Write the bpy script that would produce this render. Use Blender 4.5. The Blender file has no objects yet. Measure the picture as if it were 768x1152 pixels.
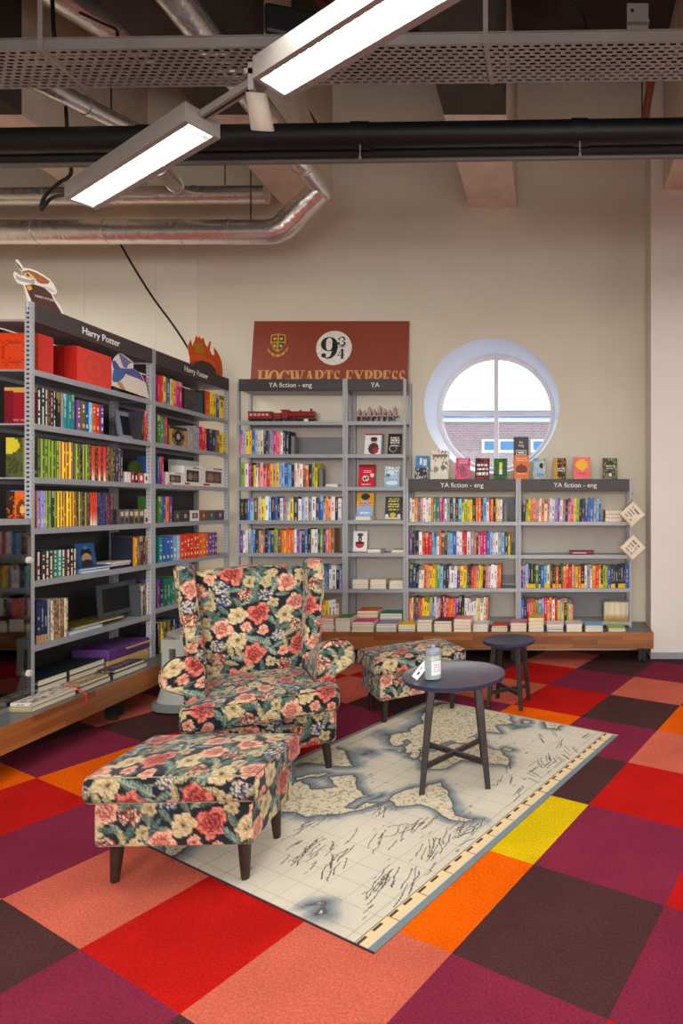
import bpy, bmesh, math, random
import numpy as np
from mathutils import Matrix, Vector, Euler

random.seed(7)
rng = np.random.default_rng(11)
C = bpy.context.scene.collection
# ------------------------------------------------------------------ camera model
F, PX, PY, H = 677.0, 621.0, 568.7, 1.34

def W(px, py, Y):
    """point of the room at depth Y seen at photo pixel (px, py)"""
    return Vector(((px - PX) * Y / F, Y, H - (py - PY) * Y / F))

def lin(c):
    out = []
    for v in c[:3]:
        v = v / 255.0
        out.append(v / 12.92 if v <= 0.04045 else ((v + 0.055) / 1.055) ** 2.4)
    return tuple(out)

# ------------------------------------------------------------------ materials
MATS = {}

def new_mat(name):
    m = bpy.data.materials.new(name)
    m.use_nodes = True
    nt = m.node_tree
    return m, nt, nt.nodes['Principled BSDF']

def mat(name, col=(200, 200, 200), rough=0.6, metal=0.0, noise=0.12, scale=40.0, bump=0.0, spec=0.4, emit=None, estr=0.0):
    if name in MATS:
        return MATS[name]
    m, nt, b = new_mat(name)
    l = lin(col)
    tc = nt.nodes.new('ShaderNodeTexCoord')
    nz = nt.nodes.new('ShaderNodeTexNoise')
    nz.inputs['Scale'].default_value = scale
    nz.inputs['Detail'].default_value = 5
    nt.links.new(tc.outputs['Object'], nz.inputs['Vector'])
    rp = nt.nodes.new('ShaderNodeValToRGB')
    rp.color_ramp.elements[0].position = 0.3
    rp.color_ramp.elements[1].position = 0.7
    rp.color_ramp.elements[0].color = tuple(max(0, v * (1 - noise)) for v in l) + (1,)
    rp.color_ramp.elements[1].color = tuple(min(1, v * (1 + noise)) for v in l) + (1,)
    nt.links.new(nz.outputs['Fac'], rp.inputs['Fac'])
    nt.links.new(rp.outputs['Color'], b.inputs['Base Color'])
    b.inputs['Roughness'].default_value = rough
    b.inputs['Metallic'].default_value = metal
    b.inputs['Specular IOR Level'].default_value = spec
    if bump:
        bp = nt.nodes.new('ShaderNodeBump')
        bp.inputs['Strength'].default_value = bump
        bp.inputs['Distance'].default_value = 0.004
        nt.links.new(nz.outputs['Fac'], bp.inputs['Height'])
        nt.links.new(bp.outputs['Normal'], b.inputs['Normal'])
    if emit:
        b.inputs['Emission Color'].default_value = lin(emit) + (1,)
        b.inputs['Emission Strength'].default_value = estr
    MATS[name] = m
    return m

def attr_mat(name, rough=0.55, noise=0.1, scale=60.0, bump=0.0, spec=0.35, sheen=0.0, bscale=None, amp2=0.0, scale2=3.0):
    """colour from the mesh's own colour attribute, broken up by noise"""
    if name in MATS:
        return MATS[name]
    m, nt, b = new_mat(name)
    at = nt.nodes.new('ShaderNodeAttribute')
    at.attribute_name = 'Col'
    tc = nt.nodes.new('ShaderNodeTexCoord')
    nz = nt.nodes.new('ShaderNodeTexNoise')
    nz.inputs['Scale'].default_value = scale
    nz.inputs['Detail'].default_value = 4
    nt.links.new(tc.outputs['Object'], nz.inputs['Vector'])
    mr = nt.nodes.new('ShaderNodeMapRange')
    mr.inputs['From Min'].default_value = 0.25
    mr.inputs['From Max'].default_value = 0.75
    mr.inputs['To Min'].default_value = 1 - noise
    mr.inputs['To Max'].default_value = 1 + noise
    nt.links.new(nz.outputs['Fac'], mr.inputs['Value'])
    mx = nt.nodes.new('ShaderNodeVectorMath')
    mx.operation = 'SCALE'
    nt.links.new(at.outputs['Color'], mx.inputs[0])
    nt.links.new(mr.outputs['Result'], mx.inputs['Scale'])
    last = mx.outputs['Vector']
    if amp2:
        n2 = nt.nodes.new('ShaderNodeTexNoise')
        n2.inputs['Scale'].default_value = scale2
        n2.inputs['Detail'].default_value = 3
        nt.links.new(tc.outputs['Object'], n2.inputs['Vector'])
        m2 = nt.nodes.new('ShaderNodeMapRange')
        m2.inputs['From Min'].default_value = 0.3
        m2.inputs['From Max'].default_value = 0.7
        m2.inputs['To Min'].default_value = 1 - amp2
        m2.inputs['To Max'].default_value = 1 + amp2
        nt.links.new(n2.outputs['Fac'], m2.inputs['Value'])
        mm = nt.nodes.new('ShaderNodeVectorMath')
        mm.operation = 'SCALE'
        nt.links.new(last, mm.inputs[0])
        nt.links.new(m2.outputs['Result'], mm.inputs['Scale'])
        last = mm.outputs['Vector']
    nt.links.new(last, b.inputs['Base Color'])
    b.inputs['Roughness'].default_value = rough
    b.inputs['Specular IOR Level'].default_value = spec
    if sheen:
        b.inputs['Sheen Weight'].default_value = sheen
    if bump:
        nb = nz
        if bscale:
            nb = nt.nodes.new('ShaderNodeTexNoise')
            nb.inputs['Scale'].default_value = bscale
            nb.inputs['Detail'].default_value = 3
            nt.links.new(tc.outputs['Object'], nb.inputs['Vector'])
        bp = nt.nodes.new('ShaderNodeBump')
        bp.inputs['Strength'].default_value = bump
        bp.inputs['Distance'].default_value = 0.004
        nt.links.new(nb.outputs['Fac'], bp.inputs['Height'])
        nt.links.new(bp.outputs['Normal'], b.inputs['Normal'])
    MATS[name] = m
    return m

def glass_mat(name, tint=(235, 240, 240), refl=0.08, k=1.0):
    m = bpy.data.materials.new(name)
    m.use_nodes = True
    nt = m.node_tree
    nt.nodes.clear()
    out = nt.nodes.new('ShaderNodeOutputMaterial')
    tr = nt.nodes.new('ShaderNodeBsdfTransparent')
    tr.inputs['Color'].default_value = lin(tint) + (1,)
    gl = nt.nodes.new('ShaderNodeBsdfGlossy')
    gl.inputs['Roughness'].default_value = 0.03
    fr = nt.nodes.new('ShaderNodeFresnel')
    fr.inputs['IOR'].default_value = 1.45
    ad = nt.nodes.new('ShaderNodeMath')
    ad.operation = 'MULTIPLY_ADD'
    ad.inputs[1].default_value = k
    ad.inputs[2].default_value = refl - 0.04
    mx = nt.nodes.new('ShaderNodeMixShader')
    nt.links.new(fr.outputs[0], ad.inputs[0])
    nt.links.new(ad.outputs[0], mx.inputs[0])
    nt.links.new(tr.outputs[0], mx.inputs[1])
    nt.links.new(gl.outputs[0], mx.inputs[2])
    nt.links.new(mx.outputs[0], out.inputs['Surface'])
    return m

M_STEEL = mat('galvanised_steel', (164, 166, 170), 0.42, 0.35, 0.08, 12)
M_SHELF = mat('shelf_grey_steel', (158, 160, 164), 0.45, 0.2, 0.06, 9)
M_HEAD = mat('charcoal_header', (66, 60, 60), 0.5, 0, 0.06, 14)
M_BACK = mat('dark_grey_steel', (66, 66, 66), 0.6, 0, 0.1, 8)
M_MIDBACK = mat('mid_grey_steel', (120, 120, 120), 0.55, 0.1, 0.08, 8)
M_TEXT = mat('white_lettering', (240, 238, 232), 0.6, 0, 0.02)
M_BLACK = mat('black_metal', (22, 22, 22), 0.5, 0, 0.15, 10)
M_LEG = mat('dark_brown_wood', (46, 33, 27), 0.4, 0, 0.25, 30)
M_BOOK = attr_mat('printed_book', 0.45, 0.05, 90)
M_CARD = attr_mat('printed_card', 0.5, 0.04, 50)
M_FABRIC = attr_mat('floral_fabric', 0.9, 0.10, 420, 0.25, 0.15, 0.15, 700)
M_TABLE = mat('black_lacquer', (42, 47, 72), 0.30, 0, 0.1, 30, 0, 0.55)
M_TABLELEG = mat('dark_stained_wood', (42, 34, 34), 0.45, 0, 0.25, 25)
M_FLAT = attr_mat('painted_panel', 0.6, 0.05, 30)
M_TOP = mat('base_grey_laminate', (92, 98, 100), 0.35, 0, 0.08, 10)

# ------------------------------------------------------------------ mesh builder
class MB:
    def __init__(s):
        s.v, s.f, s.c = [], [], []
    def face(s, pts, col=None):
        n = len(s.v)
        s.v += [tuple(p) for p in pts]
        s.f.append(tuple(range(n, n + len(pts))))
        s.c.append(col)
    def add(s, vs, fs, col=None):
        n = len(s.v)
        s.v += [tuple(p) for p in vs]
        for f in fs:
            s.f.append(tuple(i + n for i in f))
            s.c.append(col)
    def box(s, x0, x1, y0, y1, z0, z1, col=None, M=None):
        vs = [Vector(p) for p in ((x0, y0, z0), (x1, y0, z0), (x1, y1, z0), (x0, y1, z0), (x0, y0, z1), (x1, y0, z1), (x1, y1, z1), (x0, y1, z1))]
        if M is not None:
            vs = [M @ p for p in vs]
        s.add(vs, [(3, 2, 1, 0), (4, 5, 6, 7), (0, 1, 5, 4), (1, 2, 6, 5), (2, 3, 7, 6), (3, 0, 4, 7)], col)
    def tube(s, path, r, seg=10, col=None, cap=True, radii=None):
        path = [Vector(p) for p in path]
        n = len(path)
        rings = []
        up = None
        for i, p in enumerate(path):
            a = path[max(0, i - 1)]
            b = path[min(n - 1, i + 1)]
            t = (b - a)
            if t.length < 1e-9:
                t = Vector((0, 0, 1))
            t.normalize()
            if up is None:
                up = Vector((0, 0, 1)) if abs(t.z) < 0.9 else Vector((1, 0, 0))
            x = up.cross(t)
            if x.length < 1e-6:
                x = Vector((1, 0, 0)).cross(t)
            x.normalize()
            y = t.cross(x)
            up = y.copy()
            up = t.cross(x)
            rr = radii[i] if radii else r
            rings.append([p + x * math.cos(2 * math.pi * k / seg) * rr + y * math.sin(2 * math.pi * k / seg) * rr for k in range(seg)])
        vs = [q for rg in rings for q in rg]
        fs = []
        for i in range(n - 1):
            for k in range(seg):
                k2 = (k + 1) % seg
                fs.append((i * seg + k, i * seg + k2, (i + 1) * seg + k2, (i + 1) * seg + k))
        if cap:
            fs.append(tuple(reversed(range(seg))))
            fs.append(tuple((n - 1) * seg + k for k in range(seg)))
        s.add(vs, fs, col)
    def lathe(s, prof, cx=0, cy=0, seg=32, col=None, sx=1, sy=1, power=None):
        vs, fs = [], []
        for (r, z) in prof:
            for k in range(seg):
                a = 2 * math.pi * k / seg
                c, d = math.cos(a), math.sin(a)
                if power:
                    m = (abs(c) ** power + abs(d) ** power) ** (1 / power)
                    c, d = c / m, d / m
                vs.append((cx + r * c * sx, cy + r * d * sy, z))
        for i in range(len(prof) - 1):
            for k in range(seg):
                k2 = (k + 1) % seg
                fs.append((i * seg + k, i * seg + k2, (i + 1) * seg + k2, (i + 1) * seg + k))
        fs.append(tuple(reversed(range(seg))))
        fs.append(tuple((len(prof) - 1) * seg + k for k in range(seg)))
        s.add(vs, fs, col)
    def prism(s, poly, d0, d1, M=None, col=None, colside=None):
        """polygon in local xz, extruded along y"""
        n = len(poly)
        vs = [Vector((p[0], d0, p[1])) for p in poly] + [Vector((p[0], d1, p[1])) for p in poly]
        if M is not None:
            vs = [M @ v for v in vs]
        s.add(vs, [tuple(range(n)), tuple(reversed(range(n, 2 * n)))], col)
        s.add(vs, [(i, (i + n), (i + 1) % n + n, (i + 1) % n) for i in range(n)], colside if colside is not None else col)
    def build(s, name, material, parent=None, smooth=False, merge=False):
        me = bpy.data.meshes.new(name)
        me.from_pydata(s.v, [], s.f)
        if any(c is not None for c in s.c):
            ca = me.color_attributes.new('Col', 'FLOAT_COLOR', 'CORNER')
            arr = np.ones((len(me.loops), 4), np.float32)
            tot = np.array([len(f) for f in s.f])
            cc = np.array([c if c is not None else (0.5, 0.5, 0.5) for c in s.c], np.float32)
            arr[:, :3] = np.repeat(cc, tot, axis=0)
            ca.data.foreach_set('color', arr.ravel())
        if merge:
            bm = bmesh.new()
            bm.from_mesh(me)
            bmesh.ops.remove_doubles(bm, verts=bm.verts, dist=1e-5)
            bm.to_mesh(me)
            bm.free()
        if smooth:
            me.shade_smooth()
            if smooth != 'all':
                try:
                    me.set_sharp_from_angle(angle=math.radians(smooth if smooth > 1 else 40))
                except Exception:
                    pass
        me.materials.append(material)
        o = bpy.data.objects.new(name, me)
        C.objects.link(o)
        if parent is not None:
            o.parent = parent
        return o

def smooth_path(pts, n=8):
    """Catmull-Rom curve through the points"""
    P = [Vector(p) for p in pts]
    P = [P[0] * 2 - P[1]] + P + [P[-1] * 2 - P[-2]]
    out = []
    for i in range(1, len(P) - 2):
        for k in range(n):
            t = k / n
            out.append(.5 * ((2 * P[i]) + (P[i + 1] - P[i - 1]) * t + (2 * P[i - 1] - 5 * P[i] + 4 * P[i + 1] - P[i + 2]) * t * t + (3 * P[i] - P[i - 1] - 3 * P[i + 1] + P[i + 2]) * t ** 3))
    out.append(P[-2])
    return out

def tag(o, label=None, cat=None, group=None, kind=None):
    if label:
        o['label'] = label
    if cat:
        o['category'] = cat
    if group:
        o['group'] = group
    if kind:
        o['kind'] = kind
    return o

def thing(name, label, cat, loc=(0, 0, 0), rz=0.0, group=None):
    o = bpy.data.objects.new(name, None)
    o.empty_display_size = 0.05
    C.objects.link(o)
    o.location = loc
    o.rotation_euler = (0, 0, rz)
    return tag(o, label, cat, group)

def bevel(o, w=0.004, seg=2):
    m = o.modifiers.new('soft_edges', 'BEVEL')
    m.width = w
    m.segments = seg
    m.limit_method = 'ANGLE'
    return o

def text(name, s, size, m, M, parent=None, ext=0.001, align='CENTER'):
    cu = bpy.data.curves.new('lettering_curve', 'FONT')
    cu.body = s
    cu.size = size
    cu.extrude = ext
    cu.align_x = align
    cu.align_y = 'CENTER'
    cu.resolution_u = 3
    ob = bpy.data.objects.new('lettering_curve', cu)
    C.objects.link(ob)
    bpy.context.view_layer.update()
    dg = bpy.context.evaluated_depsgraph_get()
    me = bpy.data.meshes.new_from_object(ob.evaluated_get(dg))
    bpy.data.objects.remove(ob)
    me.transform(M)
    me.materials.clear()
    me.materials.append(m)
    o = bpy.data.objects.new(name, me)
    C.objects.link(o)
    if parent is not None:
        o.parent = parent
    return o

RX90 = Matrix.Rotation(math.radians(90), 4, 'X')   # text faces -y

# ================================================================== THE SETTING
def struct(mb, name, m, parent=None, **k):
    o = mb.build(name, m, parent, **k)
    if parent is None:
        o['kind'] = 'structure'
    return o

# ---- carpet tiles
TH, TX, TZ, TS = 1.0919, -.3016, 1.8004, .5033
TU = Vector((math.cos(TH), math.sin(TH)))
TV = Vector((math.sin(TH), -math.cos(TH)))
PLUM, DARK, RED, PINK, ORANGE, YELLOW = (124, 38, 62), (74, 46, 46), (178, 23, 18), (196, 96, 76), (226, 92, 2), (208, 176, 12)
CODE = {'p': PLUM, 'd': DARK, 'r': RED, 'k': PINK, 'o': ORANGE, 'y': YELLOW}
TILES = {(-1, -2): 'r', (-1, -3): 'k', (-2, -3): 'd', (-2, -2): 'p', (-1, -1): 'k', (-2, -1): 'd', (-1, 0): 'p', (0, 0): 'd', (0, 1): 'p', (1, 1): 'r',
         (1, 0): 'p', (2, 0): 'r', (3, 0): 'k', (4, 0): 'o', (5, 0): 'd', (0, -1): 'o', (1, -1): 'y', (2, -1): 'd', (3, -1): 'p', (4, -1): 'd', (5, -1): 'k',
         (6, -1): 'p', (7, -1): 'd', (8, -1): 'r', (3, -2): 'o', (2, -2): 'k', (4, -2): 'r', (5, -2): 'p', (6, -2): 'd', (7, -2): 'd', (6, -3): 'k', (5, -3): 'r', (4, -3): 'k',
         (3, -3): 'p', (5, -4): 'd', (4, -4): 'd', (2, -4): 'p', (3, -4): 'd', (3, -5): 'k', (4, -5): 'r', (4, -6): 'k', (3, -6): 'r', (2, -5): 'd',
         (0, -5): 'o', (0, -6): 'p', (-1, -5): 'r', (-1, -4): 'p', (0, -4): 'd', (1, -6): 'd', (1, -5): 'r', (0, -7): 'd', (1, -7): 'k', (2, -7): 'p', (5, -5): 'p', (6, -4): 'd'}
fl = MB()
for i in range(-14, 16):
    for j in range(-18, 14):
        c = TILES.get((i, j)) or rng.choice(list('pdrkopdk'))
        q = []
        for a, b in ((0, 0), (0, 1), (1, 1), (1, 0)):
            p = Vector((TX, TZ)) + TU * (TS * (i + a)) + TV * (TS * (j + b))
            q.append((p.x, p.y, 0.0))
        ctr = sum((Vector(v) for v in q), Vector()) / 4
        if -7 < ctr.x < 5 and -4.6 < ctr.y < 6.2:
            fl.face(q, lin(CODE[c]))
M_CARPET = attr_mat('carpet_pile', 0.95, 0.30, 130, 0.8, 0.05, 0.0, 260, 0.10, 4)
struct(fl, 'floor', M_CARPET)

# ---- walls
YW = 5.57          # back wall plane
ZC = 5.3           # ceiling slab
XL0, XR0, YF = -6.6, 4.2, -4.2
wx, wz, wr = -0.56, 2.262, 0.626   # round window
M_WALL = mat('beige_plaster', (216, 208, 188), 0.85, 0, 0.025, 2.2, 0.05, 0.2)
M_WHITE = mat('white_reveal_paint', (214, 221, 236), 0.6, 0, 0.015, 3)
wb = MB()
N = 96
ring = [(wx + wr * math.cos(2 * math.pi * k / N), wz + wr * math.sin(2 * math.pi * k / N)) for k in range(N)]
def outer(k):
    a = 2 * math.pi * k / N
    m = max(abs(math.cos(a)), abs(math.sin(a)))
    return (wx + 1.0 * math.cos(a) / m, wz + 1.0 * math.sin(a) / m)
for k in range(N):
    k2 = (k + 1) % N
    a, b, c, d = outer(k), outer(k2), ring[k2], ring[k]
    wb.face([(a[0], YW, a[1]), (d[0], YW, d[1]), (c[0], YW, c[1]), (b[0], YW, b[1])])
for (x0, x1, z0, z1) in ((XL0, wx - 1, 0, ZC), (wx + 1, XR0, 0, ZC), (wx - 1, wx + 1, 0, wz - 1), (wx - 1, wx + 1, wz + 1, ZC)):
    wb.face([(x0, YW, z0), (x1, YW, z0), (x1, YW, z1), (x0, YW, z1)])
wback = struct(wb, 'wall_back', M_WALL)
# dry-lining panel on the left half of the back wall
pn = MB()
for x0, x1 in ((-6.0, -4.331), (-4.329, -3.661), (-3.659, -3.28)):
    pn.box(x0, x1, YW - .004, YW, 0.0, 3.62)
struct(pn, 'wall_panel', mat('light_panel_paint', (222, 214, 196), .85, 0, .02, 2, 0, .2))
wl = MB()
wl.box(XL0 - .1, XL0, YF, YW, 0, ZC)
struct(wl, 'wall_left', M_WALL)
wr_ = MB()
wr_.box(XR0, XR0 + .1, YF, YW, 0, ZC)
struct(wr_, 'wall_right', M_WALL)
wf = MB()
wf.box(XL0, XR0, YF - .1, YF, 0, ZC)
struct(wf, 'wall_front', M_WALL)
pr = MB()
pr.box(.863, XR0, 5.265, YW, 0, ZC)
struct(pr, 'wall_pier', mat('pale_pier_paint', (230, 224, 214), .85, 0, .02, 2, 0, .2))
bs = MB()
bs.box(.858, XR0, 5.255, 5.266, 0, .055)
struct(bs, 'baseboard_right', mat('grey_baseboard', (150, 150, 158), .6))
M_CONC = mat('bare_concrete', (74, 68, 62), .9, 0, .35, 2.5, .3, .15)
ce = MB()
ce.box(XL0, XR0, YF, YW, ZC, ZC + .2)
struct(ce, 'ceiling', M_CONC)
# downstand beams: dark grey in the room, pale cream near the wall
for x0 in (-5.895, -4.185, -2.475, -.765, .97, 2.65):
    b = MB()
    yend = YW if x0 < .5 else 5.265
    b.box(x0, x0 + .44, YF, 4.25, 4.1, ZC, lin((78, 72, 66)))
    b.box(x0, x0 + .44, 4.25, yend, 4.1, ZC, lin((222, 206, 190)))
    struct(b, 'ceiling_beam', attr_mat('beam_two_tone', .9, .12, 6, .2, .15))

# ---- round window
win = bpy.data.objects.new('window_1', None)
C.objects.link(win)
win['kind'] = 'structure'
YG = 6.03
r_in = .577
rv = MB()
for k in range(N):
    a0, a1 = 2 * math.pi * k / N, 2 * math.pi * (k + 1) / N
    steps = [(YW, wr), (YW + .02, wr - .004), (YG + .03, r_in)]
    for (ya, ra), (yb, rb) in zip(steps, steps[1:]):
        rv.face([(wx + ra * math.cos(a0), ya, wz + ra * math.sin(a0)), (wx + rb * math.cos(a0), yb, wz + rb * math.sin(a0)),
                 (wx + rb * math.cos(a1), yb, wz + rb * math.sin(a1)), (wx + ra * math.cos(a1), ya, wz + ra * math.sin(a1))])
struct(rv, 'window_reveal', M_WHITE, win, merge=True, smooth=40)
fr = MB()
prof = [(r_in + .01, YG - .03), (r_in - .02, YG - .03), (r_in - .035, YG - .01), (r_in - .035, YG + .05), (r_in + .01, YG + .05)]
for k in range(N):
    a0, a1 = 2 * math.pi * k / N, 2 * math.pi * (k + 1) / N
    for (ra, ya), (rb, yb) in zip(prof, prof[1:]):
        fr.face([(wx + ra * math.cos(a0), ya, wz + ra * math.sin(a0)), (wx + rb * math.cos(a0), yb, wz + rb * math.sin(a0)),
                 (wx + rb * math.cos(a1), yb, wz + rb * math.sin(a1)), (wx + ra * math.cos(a1), ya, wz + ra * math.sin(a1))])
M_FRAME = mat('white_window_frame', (214, 212, 214), .5, 0, .02)
struct(fr, 'window_frame', M_FRAME, win, merge=True, smooth=40)
mu = MB()
mu.box(wx - .021, wx + .021, YG - .025, YG + .04, wz - .55, wz + .55)
mu.box(wx - .55, wx + .55, YG - .024, YG + .039, wz - .019, wz + .019)
struct(mu, 'window_mullion', M_FRAME, win)
gp = MB()
gp.face([(wx + .56 * math.cos(2 * math.pi * k / 64), YG + .01, wz + .56 * math.sin(2 * math.pi * k / 64)) for k in range(64)])
struct(gp, 'window_pane', glass_mat('window_glass', (250, 251, 253), .04, .35), win)

# ---- building across the street
ext = thing('brick_building', 'pale brick building with flat roof seen through the round window', 'building', (0, 26, 0))
eb = MB()
eb.box(-14, 8, 0, 6, -1, 5.06, None)
m_, nt_, b_ = new_mat('pale_brick')
bt = nt_.nodes.new('ShaderNodeTexBrick')
bt.inputs['Color1'].default_value = lin((176, 150, 150)) + (1,)
bt.inputs['Color2'].default_value = lin((160, 138, 142)) + (1,)
bt.inputs['Mortar'].default_value = lin((190, 178, 178)) + (1,)
bt.inputs['Scale'].default_value = 2.5
tc_ = nt_.nodes.new('ShaderNodeTexCoord')
mp_ = nt_.nodes.new('ShaderNodeMapping')
mp_.inputs['Rotation'].default_value = (math.radians(90), 0, 0)
nt_.links.new(tc_.outputs['Object'], mp_.inputs['Vector'])
nt_.links.new(mp_.outputs['Vector'], bt.inputs['Vector'])
nt_.links.new(bt.outputs['Color'], b_.inputs['Base Color'])
b_.inputs['Roughness'].default_value = .9
eb.build('brick_wall', m_, ext)
rf = MB()
rf.box(-14.2, 8.2, -.25, 6, 5.12, 5.42)
rf.box(-4.2, 0.2, 1.0, 4, 5.42, 5.62)
rf.build('roof_edge', mat('blue_grey_roof', (112, 140, 172), .6, 0, .1, 1), ext)
cp = MB()
cp.box(-14.1, 8.1, -.15, 6, 4.94, 5.12)
cp.build('coping', mat('white_coping', (236, 236, 238), .6), ext)
for px0, px1 in ((500, 520), (545, 556), (563, 584), (600, 612), (625, 650)):
    x0, x1 = (px0 - PX) * 26 / F, (px1 - PX) * 26 / F
    if px0 == 500:
        continue
    wn = MB()
    wn.box(x0 - .12, x1 + .12, -.06, .02, 3.62, 4.2)
    wo = wn.build('window', mat('white_coping'), ext)
    wp = MB()
    wp.box(x0, x1, -.09, -.05, 3.74, 4.1)
    wp.build('pane', mat('blue_window_pane', (96, 150, 196), .25), wo)

# ================================================================== FLORAL FABRIC PAINT
TN = 1024
TW = 0.66 
FS = 1.22   # print scale
TW0 = TW
#          # metres of one repeat
flo = np.zeros((TN, TN, 3), np.float32)
flo[:] = lin((30, 33, 40))
def patch(cx, cy, R):
    n = int(R / TW * TN * 1.25) + 2
    ix, iy = int(cx / TW * TN), int(cy / TW * TN)
    gx, gy = np.meshgrid(np.arange(-n, n + 1), np.arange(-n, n + 1))
    return gx / TN * TW, gy / TN * TW, (gx + ix) % TN, (gy + iy) % TN
def put(ix, iy, m, col):
    flo[iy[m], ix[m]] = col[m] if col.ndim == 3 else col
def mixc(a, b, t):
    t = np.clip(t, 0, 1)[..., None]
    return np.array(lin(a), np.float32) * (1 - t) + np.array(lin(b), np.float32) * t
def leaf(cx, cy, L, ang, dark, light):
    x, y, ix, iy = patch(cx, cy, L)
    u = x * math.cos(ang) + y * math.sin(ang)
    v = -x * math.sin(ang) + y * math.cos(ang)
    s = (u / L + 1) / 2
    w = .38 * L * np.sin(np.clip(s, 0, 1) * math.pi) ** .8
    m = (np.abs(v) < w) & (s > 0) & (s < 1)
    vein = np.abs(np.sin((s * 5.5 + np.abs(v) / L * 2.2) * math.pi)) ** 2
    t = .15 + .75 * vein * (v > 0) + .35 * vein * (v <= 0)
    t = np.where(np.abs(v) < .04 * L, .95, t)
    put(ix, iy, m, mixc(dark, light, t))
def bloom(cx, cy, R, ph, deep, mid, light, n0=6, layers=((1.0, 0), (.74, 1), (.5, 2)), core=None):
    """ruffled blossom in overlapping rings of petals"""
    for s, q in layers:
        Rl = R * s
        x, y, ix, iy = patch(cx, cy, Rl)
        x, y = x + Rl * .10 * np.sin(4.3 * y / Rl + ph * 2 + q), y + Rl * .10 * np.sin(3.7 * x / Rl + ph * 3 + q)
        r = np.hypot(x, y) / Rl
        a = np.arctan2(y, x) + ph + q * .55
        n = n0 - (q > 0)
        k = np.abs(np.cos(n * a / 2 + .35 * np.sin(a + ph)))
        edge = (.72 + .26 * k ** .55) * (1 + .035 * np.sin(13 * a + ph * 5))
        m = r < edge
        f = r / edge
        t = .18 + .85 * f ** 1.6 - .55 * (1 - k) ** 3 + .10 * np.sin(a * n * 2.5 + ph)
        t = np.where(f > .95, t * .45, t)
        col = np.where((t < .5)[..., None], mixc(deep, mid, t * 2), mixc(mid, light, t * 2 - 1))
        put(ix, iy, m, col)
    if core is not None:
        berries(cx, cy, R * .15, core, 14, R * .055)
def rose(cx, cy, R, ph, deep, mid, light):
    bloom(cx, cy, R, ph, deep, mid, light, 6, ((1.0, 0), (.80, 1)))
    Rc = R * .56
    x, y, ix, iy = patch(cx + R * .08 * math.cos(ph), cy + R * .08 * math.sin(ph), Rc)
    x, y = x + Rc * .12 * np.sin(4.3 * y / Rc + ph * 2), y + Rc * .12 * np.sin(3.7 * x / Rc + ph * 3)
    r = np.hypot(x, y) / Rc
    a = np.arctan2(y, x) + ph
    edge = 1 + .07 * np.sin(4 * a)
    q = r / edge
    sp = np.mod(q * 2.4 + a / (2 * math.pi) + .10 * np.sin(3 * a + q * 5), 1)
    t = .08 + sp ** 1.5 * .85
    t = np.where(sp > .92, .05, t)
    put(ix, iy, r < edge, np.where((t < .5)[..., None], mixc(deep, mid, t * 2), mixc(mid, light, t * 2 - 1)))
def daisy(cx, cy, R, ph, n, base, shade, core):
    x, y, ix, iy = patch(cx, cy, R)
    x, y = x + R * .10 * np.sin(4.1 * y / R + ph * 2), y + R * .10 * np.sin(3.3 * x / R + ph * 3)
    r = np.hypot(x, y) / R
    a = np.arctan2(y, x) + ph
    k = np.abs(np.cos(n * a / 2))
    edge = .62 + .36 * k ** .7
    m = r < edge
    t = .9 * (1 - k) ** 1.5 + .45 * (1 - r) + .2 * np.sin(a * n * 3) * (r < .8)
    col = mixc(base, shade, t)
    cm = r < .22
    dots = (np.sin(x / R * 40) * np.sin(y / R * 40)) > 0
    col[cm & dots] = lin(core)
    col[cm & ~dots] = lin(shade)
    put(ix, iy, m, col)
def berries(cx, cy, R, cols, n, rb):
    for _ in range(n):
        a, d = rng.uniform(0, 6.28), R * math.sqrt(rng.uniform(0, 1))
        bx, by = cx + d * math.cos(a), cy + d * math.sin(a) * .8
        x, y, ix, iy = patch(bx, by, rb)
        r = np.hypot(x, y) / rb
        c = cols[rng.integers(len(cols))]
        col = mixc(c, tuple(int(v * .35) for v in c), r ** 2)
        hl = np.hypot(x + rb * .3, y - rb * .3) < rb * .3
        col[hl] = lin((246, 214, 190))
        put(ix, iy, r < 1, col)
LEAFC = [((34, 58, 58), (142, 164, 146)), ((40, 64, 60), (172, 182, 158)), ((52, 62, 54), (120, 138, 120)), ((96, 84, 58), (206, 190, 142)), ((30, 52, 50), (96, 122, 112))]
for _ in range(84):
    d, l = LEAFC[rng.integers(5)]
    leaf(rng.uniform(0, TW), rng.uniform(0, TW), rng.uniform(.028, .056), rng.uniform(0, 6.28), d, l)
spots = []
def spot(R):
    for _ in range(500):
        p = (rng.uniform(0, TW), rng.uniform(0, TW))
        ok = True
        for (q, r2) in spots:
            dx = abs(p[0] - q[0]); dx = min(dx, TW - dx)
            dy = abs(p[1] - q[1]); dy = min(dy, TW - dy)
            if math.hypot(dx, dy) < (R + r2) * .98:
                ok = False
                break
        if ok:
            spots.append((p, R))
            return p
    return None
CR = ((216, 196, 154), (126, 104, 66))
RED3, PNK3 = ((82, 18, 26), (172, 62, 56), (226, 142, 122)), ((122, 52, 50), (206, 122, 102), (236, 196, 164))
CRM3 = ((80, 68, 46), (180, 156, 110), (222, 204, 162))
TAN3 = ((84, 74, 58), (170, 150, 108), (212, 194, 150))
for k in range(4):
    p = spot(.066)
    if p: rose(p[0], p[1], .072, rng.uniform(0, 6), *RED3)
for k in range(4):
    p = spot(.054)
    if p: rose(p[0], p[1], .060, rng.uniform(0, 6), *PNK3)
for k in range(6):
    p = spot(.050)
    if p: bloom(p[0], p[1], .058, rng.uniform(0, 6), *CRM3, 6, ((1.0, 0), (.74, 1), (.48, 2)), [(120, 60, 40), (60, 64, 96), (214, 180, 110)])
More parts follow.
